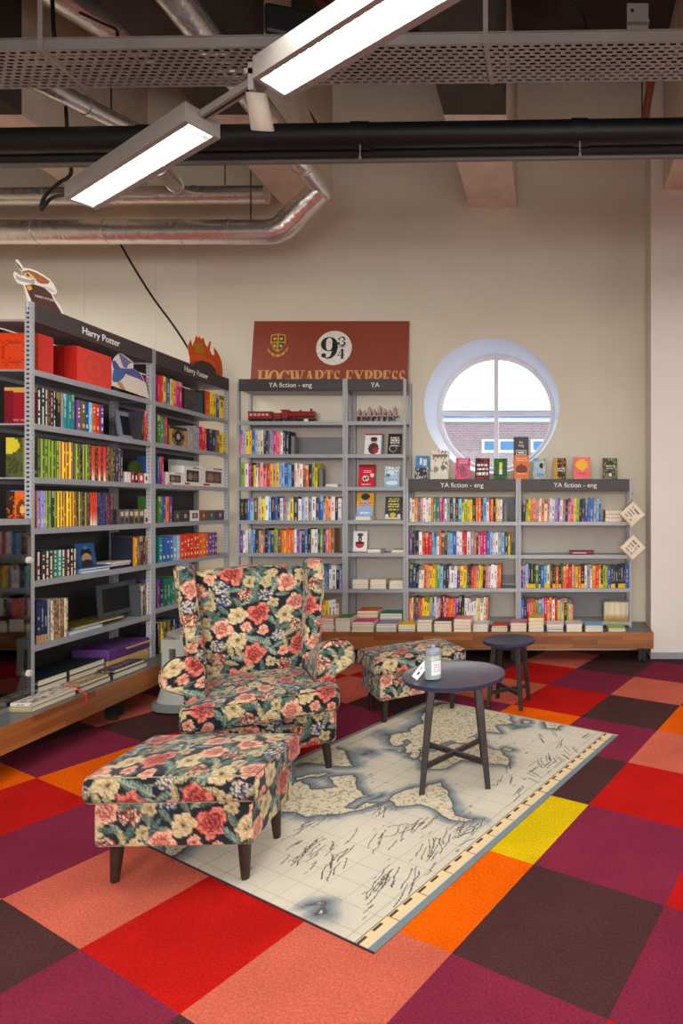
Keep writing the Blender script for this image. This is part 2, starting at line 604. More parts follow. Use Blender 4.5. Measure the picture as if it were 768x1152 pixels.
for k in range(5):
    p = spot(.042)
    if p: berries(p[0], p[1], .046, [(156, 44, 44), (206, 100, 84), (222, 184, 152)], 60, .0080)
for k in range(5):
    p = spot(.038)
    if p: berries(p[0], p[1], .042, [(206, 206, 192), (112, 126, 160), (66, 78, 118), (216, 204, 172)], 60, .0080)
for k in range(12):
    p = spot(.030)
    if p: bloom(p[0], p[1], .034, rng.uniform(0, 6), *(TAN3 if k % 3 else PNK3), 5, ((1.0, 0), (.6, 1)), [(120, 60, 40), (214, 180, 110)])
for k in range(44):
    p = spot(.022)
    if p:
        d, l = LEAFC[k % 5]
        leaf(p[0], p[1], .042, rng.uniform(0, 6.28), d, l)
flo *= .84
def flor(u, v):
    x = np.mod(u * FS / TW * TN, TN)
    y = np.mod(v * FS / TW * TN, TN)
    x0, y0 = np.floor(x).astype(int) % TN, np.floor(y).astype(int) % TN
    return flo[y0, x0]

# ------------------------------------------------------------------ soft upholstered boxes
def soft_box(name, lo, hi, r, res, parent, deform=None, main='z', uv0=(0, 0), m=None, paint=True):
    lo, hi = np.array(lo, float), np.array(hi, float)
    n = np.maximum(2, np.round((hi - lo) / res).astype(int))
    idx, quads = [], []
    base = 0
    for ax in range(3):
        b, c = (ax + 1) % 3, (ax + 2) % 3
        for side in (0, 1):
            B, Cc = np.meshgrid(np.arange(n[b] + 1), np.arange(n[c] + 1), indexing='ij')
            P = np.zeros(B.shape + (3,), int)
            P[..., ax] = n[ax] if side else 0
            P[..., b] = B
            P[..., c] = Cc
            idx.append(P.reshape(-1, 3))
            w = n[c] + 1
            i0 = (np.arange(n[b])[:, None] * w + np.arange(n[c])[None, :]).ravel() + base
            q = np.stack([i0, i0 + w, i0 + w + 1, i0 + 1], 1)
            if not side:
                q = q[:, ::-1]
            quads.append(q)
            base += P.shape[0] * P.shape[1]
    I = np.concatenate(idx)
    Q = np.concatenate(quads)
    U, inv = np.unique(I, axis=0, return_inverse=True)
    Q = inv.ravel()[Q]
    P0 = lo + U / n * (hi - lo)
    # unfold for the print
    x, y, z = P0.T
    if main == 'z':
        dz = hi[2] - z
        u = x.copy(); v = y.copy()
        on = lambda a, k: np.isclose(a, k)
        fx0, fx1, fy0, fy1 = on(x, lo[0]), on(x, hi[0]), on(y, lo[1]), on(y, hi[1])
        u = np.where(fx0 & ~fy0, u - dz, np.where(fx1 & ~fy0, u + dz, u))
        v = np.where(fy0, v - dz, np.where(fy1, v + dz, v))
    elif main == 'y':
        dy = y - lo[1]
        u = x.copy(); v = z.copy()
        u = np.where(np.isclose(x, lo[0]), u - dy, np.where(np.isclose(x, hi[0]), u + dy, u))
        v = np.where(np.isclose(z, hi[2]), v + dy, v)
        u = np.where(np.isclose(y, hi[1]), u + .31, u)
    else:
        u = y.copy(); v = z.copy()
        u = np.where(np.isclose(y, lo[1]), u - (x - lo[0]), u)
        u = np.where(np.isclose(x, hi[0]), u + .27, u)
    rr = np.minimum(r, (hi - lo) / 2 - 1e-4) if np.isscalar(r) else np.array(r, float)
    q = np.clip(P0, lo + rr, hi - rr)
    d = (P0 - q) / rr
    L = np.linalg.norm(d, axis=1)
    mx = np.max(np.abs(d), axis=1)
    s = np.where(L > 1e-9, mx / np.maximum(L, 1e-9), 1)
    P = q + d * s[:, None] * rr
    if deform is not None:
        P = deform(P.copy(), P0)
    me = bpy.data.meshes.new(name)
    me.from_pydata(P.tolist(), [], Q.tolist())
    if main == 'arm':
        zr, rr2 = .542, .092
        ang = np.arcsin(np.clip((P0[:, 2] - zr) / rr2, 0, 1))
        outer = P0[:, 0] > 0
        v = np.where(P0[:, 2] < zr, P0[:, 2], zr + rr2 * np.where(outer, ang, ang))
        v = np.where(outer, v, 2 * zr + rr2 * math.pi - v)
        u = P0[:, 1] + .07
        ff = np.isclose(P0[:, 1], lo[1]) | np.isclose(P0[:, 1], hi[1])
        u = np.where(ff, P[:, 0] + .20, u)
        v = np.where(ff, P[:, 2] + .05, v)
    if paint:
        col = np.ones((len(P), 4), np.float32)
        col[:, :3] = flor(u + uv0[0], v + uv0[1])
        ca = me.color_attributes.new('Col', 'FLOAT_COLOR', 'POINT')
        ca.data.foreach_set('color', col.ravel())
    me.shade_smooth()
    me.materials.append(m or M_FABRIC)
    o = bpy.data.objects.new(name, me)
    C.objects.link(o)
    o.parent = parent
    return o

def smooth01(t):
    t = np.clip(t, 0, 1)
    return t * t * (3 - 2 * t)

def piping(name, pts, r, parent, uv=(0, 0)):
    """thin corded seam with the same print"""
    mb = MB()
    mb.tube(pts, r, 6)
    for i, f in enumerate(mb.f):
        p = mb.v[f[0]]
        c = flor(np.array([p[0] + uv[0]]), np.array([p[1] + p[2] + uv[1]]))[0] * .6
        mb.c[i] = tuple(float(x) for x in c)
    return mb.build(name, M_FABRIC, parent, smooth='all')

def tapered_leg(name, x, y, z1, r0, r1, parent, dx=0, dy=0, m=None):
    mb = MB()
    mb.tube([(x + dx, y + dy, 0.0), (x + dx * .97, y + dy * .97, .008), (x, y, z1)], r0, 14, radii=[r1 * .9, r1, r0])
    return mb.build(name, m or M_LEG, parent, smooth=50)

# ------------------------------------------------------------------ wing armchair
RES = .0058
chair = thing('wing_armchair', 'high-backed wing armchair in dark floral fabric standing half on the map rug', 'armchair', (-1.376, 2.884, 0), math.radians(31.2))
def d_frame(P, P0):
    x, y, z = P.T
    t = smooth01((y - .22) / .12)
    P[:, 0] = x * (1 - .10 * t)
    P[:, 1] += np.where(y < .3, -.012 * (1 - (x / .34) ** 2), 0)
    return P
soft_box('seat_frame', (-.335, .012, .135), (.335, .70, .325), .025, RES, chair, d_frame, 'z', (.13, .40))
def d_cush(P, P0):
    x, y, z = P.T
    t = smooth01((y - .085) / .04)
    P[:, 0] = x * (1 - .29 * t)
    P[:, 1] = np.where(y < .30, y - .028 * (1 - (x / .345) ** 2) * np.clip((.3 - y) / .3, 0, 1), y)
    P[:, 2] += np.where(z > .38, .022 * np.clip(1 - (x / .36) ** 2, 0, 1) * np.clip(1 - ((y - .26) / .34) ** 2, 0, 1), 0)
    P[:, 2] -= .02 * np.clip(y / .5, 0, 1) * 0
    return P
cush = soft_box('seat_cushion', (-.350, 0, .300), (.350, .54, .420), .026, RES, chair, d_cush, 'z', (.05, .22))
def front_edge(z, inset):
    pts = []
    for k in range(41):
        x = -.338 + .676 * k / 40
        pts.append((x, inset - .028 * (1 - (x / .345) ** 2), z))
    return pts
piping('piping', front_edge(.414, .006), .0045, cush)
piping('piping', front_edge(.306, .006), .0045, cush)
def yback(z):
    return .50 + (z - .44) * .36
def d_back(P, P0):
    x, y, z = P.T
    s = (z - .40) / .6
    P[:, 0] = x * (1 + .17 * s)
    P[:, 2] = z + np.where(z > .9, .014 * (1 - (x / .30) ** 2), 0)
    bul = .03 * np.clip(1 - (x / .28) ** 2, 0, 1) * np.clip(1 - ((z - .62) / .4) ** 2, 0, 1)
    P[:, 1] = y + (z - .44) * .36 - np.where(y < .57, bul, -.02 * np.clip(1 - (x / .28) ** 2, 0, 1))
    return P
back = soft_box('backrest', (-.252, .50, .38), (.252, .645, .972), .04, RES, chair, d_back, 'y', (.31, .02))
for sgn in (-1, 1):
    def d_wing(P, P0, sgn=sgn):
        x, y, z = P.T
        s = (z - .48) / .525
        # y in 0..1 : front roll to back
        fwd = .115 + .055 * np.sin(np.clip(s, 0, 1) * math.pi) - .05 * np.clip((s - .75) / .25, 0, 1) ** 2
        yy = yback(z) + .07 - (1 - y / .24) * (fwd + .07)
        flare = .022 * np.clip(1 - y / .24, 0, 1) * (0.3 + s)
        roll = .012 * np.exp(-((y - .03) / .03) ** 2) * np.sign(x)
        out = .268 + .046 * s ** 1.1 + flare + x + roll
        return np.stack([sgn * out, yy, z], 1)
    w_ = soft_box('wing', (-.034, 0, .47), (.034, .24, 1.020), .033, RES, chair, d_wing, 'x', (.17 if sgn < 0 else .52, .33))
    if sgn > 0:
        pass
    else:
        w_.data.flip_normals()
    # scroll arm: stem below, mushroom-shaped roll above, extruded front to back
    zr, rr_ = .542, .092
    def d_arm(P, P0, sgn=sgn):
        x, y, z = np.array(P).T
        f = (x + .05) / .10
        q = np.clip((z - zr) / rr_, -1, 1)
        circ = np.sqrt(np.maximum(0, 1 - q * q))
        xin = np.where(z < zr, .250, .345 - .095 * circ)
        grow = smooth01((z - (zr - .105)) / .06)
        xout = np.where(z < zr, .338 + grow * np.maximum(0, .345 + rr_ * circ - .338), .345 + rr_ * circ)
        X = xin + f * (xout - xin)
        yy = y + .06 * (z - .4)
        zz_ = z - .24 * np.clip(y - .13, 0, 1) * np.clip((z - .3) / .3, 0, 1)
        return np.stack([sgn * X + .008, yy, zz_], 1)
    a_ = soft_box('armrest', (-.05, .105, .19), (.05, .70, zr + rr_ - .001), .016, RES, chair, d_arm, 'arm', (.41 if sgn < 0 else .02, .11))
    if sgn < 0:
        a_.data.flip_normals()
    zz = list(np.linspace(.30, zr + rr_ - .004, 36))
    out_ = d_arm(np.array([(.05, .112, z) for z in zz]), None)
    inn_ = d_arm(np.array([(-.05, .112, z) for z in zz[::-1]]), None)
    piping('piping', [tuple(p) for p in out_] + [tuple(p) for p in inn_], .0042, a_)
    for (x, y, dx, dy) in ((sgn * .285, .055, sgn * .015, -.015), (sgn * .235, .62, sgn * .02, .04)):
        tapered_leg('leg', x, y, .145, .023, .016, chair, dx, dy)

# ------------------------------------------------------------------ footstools
def make_footstool(label, loc, rz):
    t = thing('footstool', label, 'footstool', loc, rz, 'floral footstools')
    def d_body(P, P0):
        return P
    soft_box('stool_body', (-.272, -.180, .142), (.272, .180, .312), .014, RES, t, d_body, 'z', (.20, .48))
    def d_c(P, P0):
        x, y, z = P.T
        P[:, 2] += np.where(z > .34, .024 * np.clip(1 - (x / .31) ** 2, 0, 1) * np.clip(1 - (y / .21) ** 2, 0, 1), 0)
        b = .008 * np.clip(1 - ((z - .348) / .06) ** 2, 0, 1)
        P[:, 0] += np.sign(x) * b * (np.abs(x) > .25)
        P[:, 1] += np.sign(y) * b * (np.abs(y) > .15)
        return P
    c = soft_box('cushion', (-.292, -.194, .302), (.292, .194, .396), .016, RES, t, d_c, 'z', (.44, .30))
    for z in (.392, .307):
        ins = .003
        X, Y, rc = .292 - ins, .194 - ins, .014
        pts = []
        for (cx, cy, a0) in ((X - rc, Y - rc, 0), (-X + rc, Y - rc, 90), (-X + rc, -Y + rc, 180), (X - rc, -Y + rc, 270)):
            for k in range(6):
                a = math.radians(a0 + 18 * k)
                pts.append((cx + rc * math.cos(a), cy + rc * math.sin(a), z))
        pts.append(pts[0])
        piping('piping', pts, .0042, c)
    for sx in (-1, 1):
        for sy in (-1, 1):
            tapered_leg('leg', sx * .222, sy * .128, .144, .024, .015, t, sx * .006, sy * .006)
    return t
fs1 = make_footstool('floral footstool in front of the armchair, nearest the camera', (-1.332, 2.283, .0034), math.radians(2.0))
fs2 = fs1.copy()
C.objects.link(fs2)
fs2.location = (-.924, 3.955, .0034)
fs2.rotation_euler = (0, 0, math.radians(34.5))
fs2['label'] = 'floral footstool farther back, behind the round table with the jar'
for ch in list(fs1.children):
    c2 = ch.copy()
    C.objects.link(c2)
    c2.parent = fs2
    for g in ch.children:
        g2 = g.copy()
        C.objects.link(g2)
        g2.parent = c2

# ------------------------------------------------------------------ round tables
def round_table(label, loc, rz, R, zt, side, legw):
    t = thing('side_table', label, 'table', loc, rz, 'round black side tables')
    tp = MB()
    tp.lathe([(R * .96, zt - .02), (R * .99, zt - .016), (R, zt - .006), (R, zt), (R - .004, zt + .002), (R - .012, zt - .001), (0.001, zt - .001)], seg=72)
    tp.build('tabletop', M_TABLE, t, smooth=35)
    rg = MB()
    for s in (-1, 1):
        rg.box(-side * .42, side * .42, s * side * .36 - .012, s * side * .36 + .012, zt - .052, zt - .02)
        rg.box(s * side * .36 - .012, s * side * .36 + .012, -side * .35, side * .35, zt - .051, zt - .0205)
    rg.build('underframe', M_TABLELEG, t)
    h = side / 2
    for sx in (-1, 1):
        for sy in (-1, 1):
            lg = MB()
            top, bot = (sx * h * .70, sy * h * .70), (sx * h, sy * h)
            vs = []
            for (cx, cy), z, w in ((bot, 0, legw * .72), (((top[0] * .75 + bot[0] * .25), (top[1] * .75 + bot[1] * .25)), zt * .75, legw), (top, zt - .022, legw)):
                for a, b in ((-1, -1), (1, -1), (1, 1), (-1, 1)):
                    vs.append((cx + a * w / 2, cy + b * w / 2, z))
            fs = [(3, 2, 1, 0), (8, 9, 10, 11)]
            for L in (0, 4):
                for k in range(4):
                    fs.append((L + k, L + (k + 1) % 4, L + 4 + (k + 1) % 4, L + 4 + k))
            lg.add(vs, fs)
            bevel(lg.build('leg', M_TABLELEG, t), .004)
    for k, sg in enumerate((-1, 1)):
        st = MB()
        zc = zt * .235
        hh = h * .92
        M = Matrix.Rotation(math.radians(45 * sg), 4, 'Z')
        dz = 0.0001 * k
        st.box(-hh * 1.414, hh * 1.414, -.009, .009, zc - .011 + dz, zc + .011 - dz, None, M)
        st.build('stretcher', M_TABLELEG, t)
    return t
round_table('round black side table with a candle jar on top, standing on the rug', (-.482, 2.965, .0034), math.radians(10.6), .250, .508, .305, .036)
round_table('smaller empty round black side table on the carpet near the low bookcases', (-.292, 4.055, 0), math.radians(-11), .176, .438, .222, .034)

# candle jar and price tag on the near table
ZT = .508 + .0034 + .002
jar = thing('candle_jar', 'pale green glass candle jar with grey lid on round table', 'jar', (-.572, 2.885, ZT - .003))
jb = MB()
jb.lathe([(.030, 0), (.039, .004), (.041, .012), (.041, .098), (.038, .110), (.033, .116), (.033, .121)], seg=36)
jb.build('glass_body', mat('pale_green_wax_glass', (150, 166, 158), .12, 0, .03, 8, 0, .6), jar, smooth=50)
jl = MB()
jl.lathe([(.034, .1212), (.036, .123), (.036, .137), (.031, .141), (.014, .143), (.009, .146), (.010, .152), (.012, .158), (.008, .163), (.001, .164)], seg=36)
jl.build('lid', mat('grey_lid', (150, 160, 176), .35, .2, .05), jar, smooth=40)
jr = MB()
jr.lathe([(.0335, .1165), (.0372, .1165), (.0372, .1205), (.0335, .1205)], seg=36)
jr.build('cord_ring', mat('jute_cord', (178, 140, 104), .8), jar, smooth=50)
jw = MB()
for k in range(14):
    a0, a1 = math.radians(-88 + 5.0 * k), math.radians(-88 + 5.0 * (k + 1))
    zz = [.026, .092]
    jw.face([(.0416 * math.cos(a0), .0416 * math.sin(a0), zz[0]), (.0416 * math.cos(a1), .0416 * math.sin(a1), zz[0]),
             (.0416 * math.cos(a1), .0416 * math.sin(a1), zz[1]), (.0416 * math.cos(a0), .0416 * math.sin(a0), zz[1])], lin((226, 222, 226)))
for row in range(4):
    for k in range(3, 11):
        if rng.random() < .8:
            a0, a1 = math.radians(-88 + 5.0 * k), math.radians(-88 + 5.0 * (k + .8))
            z0 = .042 + .010 * row
            jw.face([(.0420 * math.cos(a), .0420 * math.sin(a), z) for a, z in ((a0, z0), (a1, z0), (a1, z0 + .005), (a0, z0 + .005))], lin((150, 146, 150)))
jw.build('paper_label', M_CARD, jar)
pt = thing('price_tag', 'white paper tag leaning against the left of the candle jar', 'tag', (-.655, 2.850, ZT))
pm = MB()
MT = Matrix.Rotation(math.radians(38), 4, 'Y') @ Matrix.Rotation(math.radians(-12), 4, 'X')
pm.box(-.016, .016, 0, .0012, .004, .092, lin((240, 238, 232)), Matrix.Translation((0, 0, .006)) @ MT)
pm.box(-.004, .006, -.0006, 0, .024, .040, lin((70, 66, 66)), Matrix.Translation((0, 0, .006)) @ MT)
pm.box(-.007, .000, -.0006, 0, .048, .066, lin((150, 146, 140)), Matrix.Translation((0, 0, .006)) @ MT)
pm.build('tag_card', M_CARD, pt)
ps = MB()
e = Matrix.Translation((0, 0, .006)) @ MT @ Vector((0, .0006, .088))
ps.tube([e, e + Vector((.012, .008, .022)), (.049, .02, .116)], .0012, 6)
ps.build('string', mat('jute_cord'), pt)

# ------------------------------------------------------------------ map rug
RC = Vector((-.533, 1.796))
RU = Vector((.4726, .8813))
RV = Vector((-.8813, .4726))
RL, RW_ = 1.94, 1.38
NU, NV = 486, 346
uu, vv = np.meshgrid(np.linspace(0, RL, NU + 1), np.linspace(0, RW_, NV + 1), indexing='ij')
def fbm(x, y, seed, octs=5, s0=3.0):
    out = np.zeros_like(x)
    amp = 1.0
    r2 = np.random.default_rng(seed)
    for o in range(octs):
        g = r2.uniform(-1, 1, (64, 64))
        X, Y = x * s0, y * s0
        xi, yi = np.floor(X).astype(int), np.floor(Y).astype(int)
        fx, fy = X - xi, Y - yi
        fx, fy = fx * fx * (3 - 2 * fx), fy * fy * (3 - 2 * fy)
        a = g[xi % 64, yi % 64]; b = g[(xi + 1) % 64, yi % 64]; c = g[xi % 64, (yi + 1) % 64]; d = g[(xi + 1) % 64, (yi + 1) % 64]
        out += amp * ((a * (1 - fx) + b * fx) * (1 - fy) + (c * (1 - fx) + d * fx) * fy)
        amp *= .5
        s0 *= 2.03
    return out
LAND = [
 # lon, lat outlines
 [(-168, 66), (-160, 71), (-140, 70), (-125, 70), (-110, 68), (-95, 70), (-85, 68), (-94, 60), (-88, 56), (-80, 52), (-78, 58), (-72, 62), (-62, 56), (-56, 52), (-65, 47), (-70, 43), (-75, 38), (-81, 31), (-80, 26), (-84, 30), (-97, 27), (-96, 19), (-88, 21), (-87, 16), (-83, 10), (-78, 8), (-86, 12), (-97, 16), (-106, 22), (-112, 30), (-115, 31), (-110, 23), (-117, 33), (-124, 42), (-124, 49), (-135, 58), (-150, 60), (-160, 56), (-162, 60)],
 [(-78, 8), (-72, 12), (-62, 10), (-52, 5), (-48, 0), (-35, -7), (-39, -16), (-42, -23), (-49, -27), (-55, -34), (-62, -39), (-66, -45), (-69, -52), (-68, -55), (-74, -51), (-73, -42), (-71, -30), (-70, -18), (-78, -9), (-81, -4), (-78, 2)],
 [(-17, 15), (-17, 21), (-10, 30), (-6, 36), (10, 37), (12, 33), (20, 31), (32, 31), (36, 24), (43, 12), (51, 12), (44, 2), (39, -7), (40, -16), (34, -22), (32, -28), (26, -34), (19, -35), (13, -23), (12, -13), (9, -1), (9, 4), (-4, 5), (-9, 5), (-14, 10)],
 [(-9, 37), (-9, 43), (-2, 44), (-4, 48), (3, 51), (8, 54), (8, 57), (11, 54), (20, 55), (24, 60), (18, 60), (14, 56), (6, 58), (5, 62), (14, 68), (25, 71), (40, 67), (45, 68), (60, 69), (75, 73), (100, 77), (128, 74), (128, 30), (121, 27), (117, 23), (108, 20), (106, 10), (100, 14), (102, 2), (97, 16), (90, 22), (82, 15), (78, 8), (73, 18), (66, 25), (56, 26), (51, 28), (56, 22), (45, 13), (39, 22), (34, 30), (36, 36), (27, 37), (23, 37), (19, 42), (13, 45), (18, 40), (15, 38), (9, 44), (0, 39), (-6, 36)],
 [(-45, 60), (-54, 66), (-56, 74), (-68, 77), (-40, 81), (-20, 78), (-24, 70), (-38, 65)],
 [(114, -22), (122, -17), (128, -12), (128, -32), (115, -34)],
 [(-187, -42), (-183, -40), (-182, -38), (-185, -36), (-187, -35), (-184, -39), (-190, -46), (-193, -45)],
 [(44, -16), (50, -15), (47, -25), (43, -22)], [(-5, 50), (1, 51), (-2, 55), (-5, 58), (-4, 54)], [(96, 5), (106, -6), (104, -3)], [(109, 2), (117, 7), (118, 0), (114, -4)], [(-84, 22), (-75, 20), (-77, 19)],
 [(-24, 65), (-14, 65), (-18, 63)], [(-196, 64), (-186, 69), (-176, 66), (-180, 62), (-196, 60)], [(-120, 72), (-100, 73), (-88, 76), (-105, 78), (-122, 76)], [(-85, 72), (-66, 66), (-64, 63), (-75, 65), (-88, 70)],
]
lon = -196.5 + uu / .0060
merc = (vv - .575) / .344
lat = np.degrees(2 * np.arctan(np.exp(merc)) - math.pi / 2)
n1 = fbm(uu, vv, 1, 5, 7)
n2 = fbm(uu + 3, vv + 5, 2, 5, 7)
jx, jy = lon + 3.0 * n1, lat + 2.2 * n2
sd = np.full(uu.shape, 1e9)
inside = np.zeros(uu.shape, bool)
for poly in LAND:
    n = len(poly)
    ins = np.zeros(uu.shape, bool)
    for k in range(n):
        (x0, y0), (x1, y1) = poly[k], poly[(k + 1) % n]
        cond = ((y0 > jy) != (y1 > jy))
        xi = (x1 - x0) * (jy - y0) / ((y1 - y0) if y1 != y0 else 1e-9) + x0
        ins ^= cond & (jx < xi)
        dx, dy = x1 - x0, y1 - y0
        t = np.clip(((jx - x0) * dx + (jy - y0) * dy) / (dx * dx + dy * dy), 0, 1)
        sd = np.minimum(sd, np.hypot((jx - x0 - t * dx), (jy - y0 - t * dy)))
    inside |= ins
def cl(c): return np.array(lin(c), np.float32)
R_ = np.zeros(uu.shape + (3,), np.float32)
tone = fbm(uu, vv, 5, 4, 2.2)[..., None] * .5
sea = cl((206, 197, 178)) * (1 + .10 * tone)
R_[:] = sea
# blue-grey engraved coast shading
hatch = (.55 + .45 * np.sin(lat * 6.0 + lon * 1.2 + 3 * n1))
cs = np.clip(1 - sd / 7.0, 0, 1) ** .8 * (.55 + .4 * hatch) + .25 * np.clip(1 - sd / 13, 0, 1)
cs = np.clip(cs, 0, .92)[..., None]
R_ = np.where(inside[..., None], R_, R_ * (1 - cs) + cl((86, 108, 122)) * cs)
# land: cream with brown relief marks
ter = fbm(uu, vv, 8, 3, 95)
lm = np.clip((ter - .22) * 2.6, 0, .6)[..., None]
landc = cl((208, 196, 168)) * (1 - lm) + cl((112, 96, 76)) * lm
R_ = np.where(inside[..., None], landc, R_)
edge = (sd < .62)
R_[edge] = cl((96, 92, 88))
# graticule
for fam in (np.abs(np.mod(lon + 1000, 15) - 7.5) > 7.22, np.abs(np.mod(lat + 900, 15) - 7.5) > 7.1):
    R_[fam & ~inside] *= np.array([.80, .80, .80], np.float32)
    R_[fam & inside] *= np.array([.88, .88, .88], np.float32)
# ship tracks: short ink strokes across the open sea, bundled
def stroke(u0, v0, u1, v1, w=.0022, c=(96, 92, 88)):
    dx, dy = u1 - u0, v1 - v0
    a0 = max(0, int((min(u0, u1) - .01) / RL * NU)); a1 = int((max(u0, u1) + .01) / RL * NU) + 2
    b0 = max(0, int((min(v0, v1) - .01) / RW_ * NV)); b1 = int((max(v0, v1) + .01) / RW_ * NV) + 2
    U, V = uu[a0:a1, b0:b1], vv[a0:a1, b0:b1]
    if U.size == 0: return
    t = np.clip(((U - u0) * dx + (V - v0) * dy) / (dx * dx + dy * dy + 1e-12), 0, 1)
    m = np.hypot(U - u0 - t * dx, V - v0 - t * dy) < w
    m &= ~inside[a0:a1, b0:b1]
    R_[a0:a1, b0:b1][m] = cl(c)
rs = np.random.default_rng(21)
for _ in range(26):
    u0, v0 = rs.uniform(.05, .75), rs.uniform(.12, 1.0)
    a = rs.normal(.15, .35)
    for k in range(rs.integers(3, 9)):
        L = rs.uniform(.04, .13)
        du, dv = rs.uniform(-.06, .06), rs.uniform(-.04, .04)
        x, y = u0 + du, v0 + dv
        for q in range(4):
            a2 = a + rs.normal(0, .25)
            x1, y1 = x + L / 4 * math.cos(a2), y + L / 4 * math.sin(a2)
            stroke(x, y, x1, y1)
            x, y = x1, y1
for _ in range(14):
    u0, v0 = rs.uniform(.95, 1.85), rs.uniform(.10, .35)
    a = rs.normal(.5, .5)
    for k in range(4):
        x, y = u0 + rs.uniform(-.05, .05), v0 + rs.uniform(-.03, .03)
        stroke(x, y, x + .07 * math.cos(a), y + .07 * math.sin(a))
for _ in range(170):   # tiny place-name flecks
    u0, v0 = rs.uniform(.03, 1.9), rs.uniform(.1, 1.3)
    stroke(u0, v0, u0 + rs.uniform(.006, .02), v0, .0028, (120, 112, 100))
# borders: grey-blue binding on the long south edge, scale bar inside
bd = vv < .030
R_[bd] = cl((118, 130, 134))
sb_ = (vv >= .030) & (vv < .082)
R_[sb_] = cl((224, 196, 150))
R_[(vv >= .030) & (vv < .036)] = cl((206, 198, 180))
tick = (vv >= .066) & (vv < .076) & (np.mod(uu, .07) < .04)
R_[tick] = cl((70, 60, 56))
R_[(vv >= .080) & (vv < .085)] = cl((96, 86, 76))
R_[(np.mod(uu, .14) < .006) & sb_] = cl((150, 110, 80))
bd2 = vv > RW_ - .03
R_[bd2] = cl((122, 130, 132))
R_[(vv > RW_ - .07) & ~bd2] = cl((204, 188, 158))
R_[uu > RL - .012] = cl((190, 180, 158))
R_[uu < .006] = cl((70, 40, 60))
top = np.stack([RC.x + uu * RU.x + vv * RV.x, RC.y + uu * RU.y + vv * RV.y, np.full(uu.shape, .0032)], -1).reshape(-1, 3)
w_ = NV + 1
i0 = (np.arange(NU)[:, None] * w_ + np.arange(NV)[None, :]).ravel()
Q = np.stack([i0, i0 + w_, i0 + w_ + 1, i0 + 1], 1)
# rim skirt
loop = [i * w_ for i in range(NU + 1)] + [NU * w_ + j for j in range(1, NV + 1)] + [i * w_ + NV for i in range(NU - 1, -1, -1)] + [j for j in range(NV - 1, 0, -1)]
sk = top[loop].copy()
sk[:, 2] = .0005
nv = len(top)
allv = np.concatenate([top, sk])
L = len(loop)
QS = np.array([(loop[k], nv + k, nv + (k + 1) % L, loop[(k + 1) % L]) for k in range(L)])
me = bpy.data.meshes.new('map_rug')
me.from_pydata(allv.tolist(), [], Q.tolist() + QS.tolist())
col = np.ones((len(allv), 4), np.float32)
col[:nv, :3] = R_.reshape(-1, 3)
col[nv:, :3] = cl((60, 44, 52))
ca = me.color_attributes.new('Col', 'FLOAT_COLOR', 'POINT')
ca.data.foreach_set('color', col.ravel())
me.materials.append(attr_mat('woven_map_rug', .92, .07, 300, .15, .1))
rug = bpy.data.objects.new('map_rug', me)
C.objects.link(rug)
tag(rug, 'rectangular rug printed with an antique world map, lying on carpet tiles', 'rug')
# ================================================================== BOOKCASES
PAL = {'r': ((204, 38, 44), 'red'), 'o': ((236, 112, 34), 'orange'), 'y': ((240, 206, 36), 'yellow'), 'g': ((84, 130, 52), 'green'), 't': ((36, 140, 142), 'teal'),
       'c': ((132, 188, 226), 'light blue'), 'b': ((52, 100, 178), 'blue'), 'n': ((44, 50, 88), 'navy'), 'p': ((112, 62, 140), 'purple'), 'm': ((214, 42, 116), 'magenta'),
       'k': ((236, 140, 152), 'pink'), 'w': ((236, 232, 228), 'white'), 'e': ((226, 212, 182), 'cream'), 'a': ((150, 150, 152), 'grey'), 'd': ((42, 40, 44), 'black'),
       'u': ((116, 82, 56), 'brown'), 's': ((240, 158, 128), 'salmon'), 'l': ((158, 182, 66), 'lime'), 'v': ((160, 150, 208), 'lavender'), 'i': ((226, 62, 30), 'vermilion'),
       'G': ((44, 62, 40), 'dark green'), 'P': ((74, 40, 60), 'plum'), 'V': ((40, 110, 88), 'sea green'), 'x': ((120, 104, 40), 'olive')}
ORD = ['first', 'second', 'third', 'fourth', 'fifth', 'sixth', 'seventh', 'eighth', 'ninth', 'tenth', 'eleventh', 'twelfth', 'thirteenth', 'fourteenth', 'fifteenth',
       'sixteenth', 'seventeenth', 'eighteenth', 'nineteenth', 'twentieth']
TENS = {20: 'twenty', 30: 'thirty', 40: 'forty'}
def ordinal(n):
    if n <= 20:
        return ORD[n - 1]
    t = n // 10 * 10
    if n == t:
        return {30: 'thirtieth', 40: 'fortieth'}[t]
    return TENS[t] + '-' + ORD[n - t - 1]

BC = {}
def upright(t, x0, x1, y0, y1, z0, z1, slot_l=True):
    mb = MB()
    st = lin((166, 168, 172))
    mb.box(x0, x1, y0, y1, z0, z1, st)
    dk = lin((34, 32, 30)) if slot_l else lin((128, 129, 132))
    ym = (y0 + y1) / 2
    z = z0 + .05
    while z < z1 - .03:
        for xs, nx in ((x0 - .0004, -1), (x1 + .0004, 1)):
            q = [(xs, ym - .008, z), (xs, ym + .008, z), (xs, ym + .008, z + .011), (xs, ym - .008, z + .011)]
            mb.face(q if nx > 0 else q[::-1], dk)
        if y0 < .001:
            xm = (x0 + x1) / 2
            mb.face([(xm - .0022, y0 - .0003, z + .003), (xm + .0022, y0 - .0003, z + .003), (xm + .0022, y0 - .0003, z + .007), (xm - .0022, y0 - .0003, z + .007)], lin((90, 90, 92)))
        z += .0255
    return mb.build('upright', attr_mat('slotted_steel', .42, .05, 14, 0, .5), t)

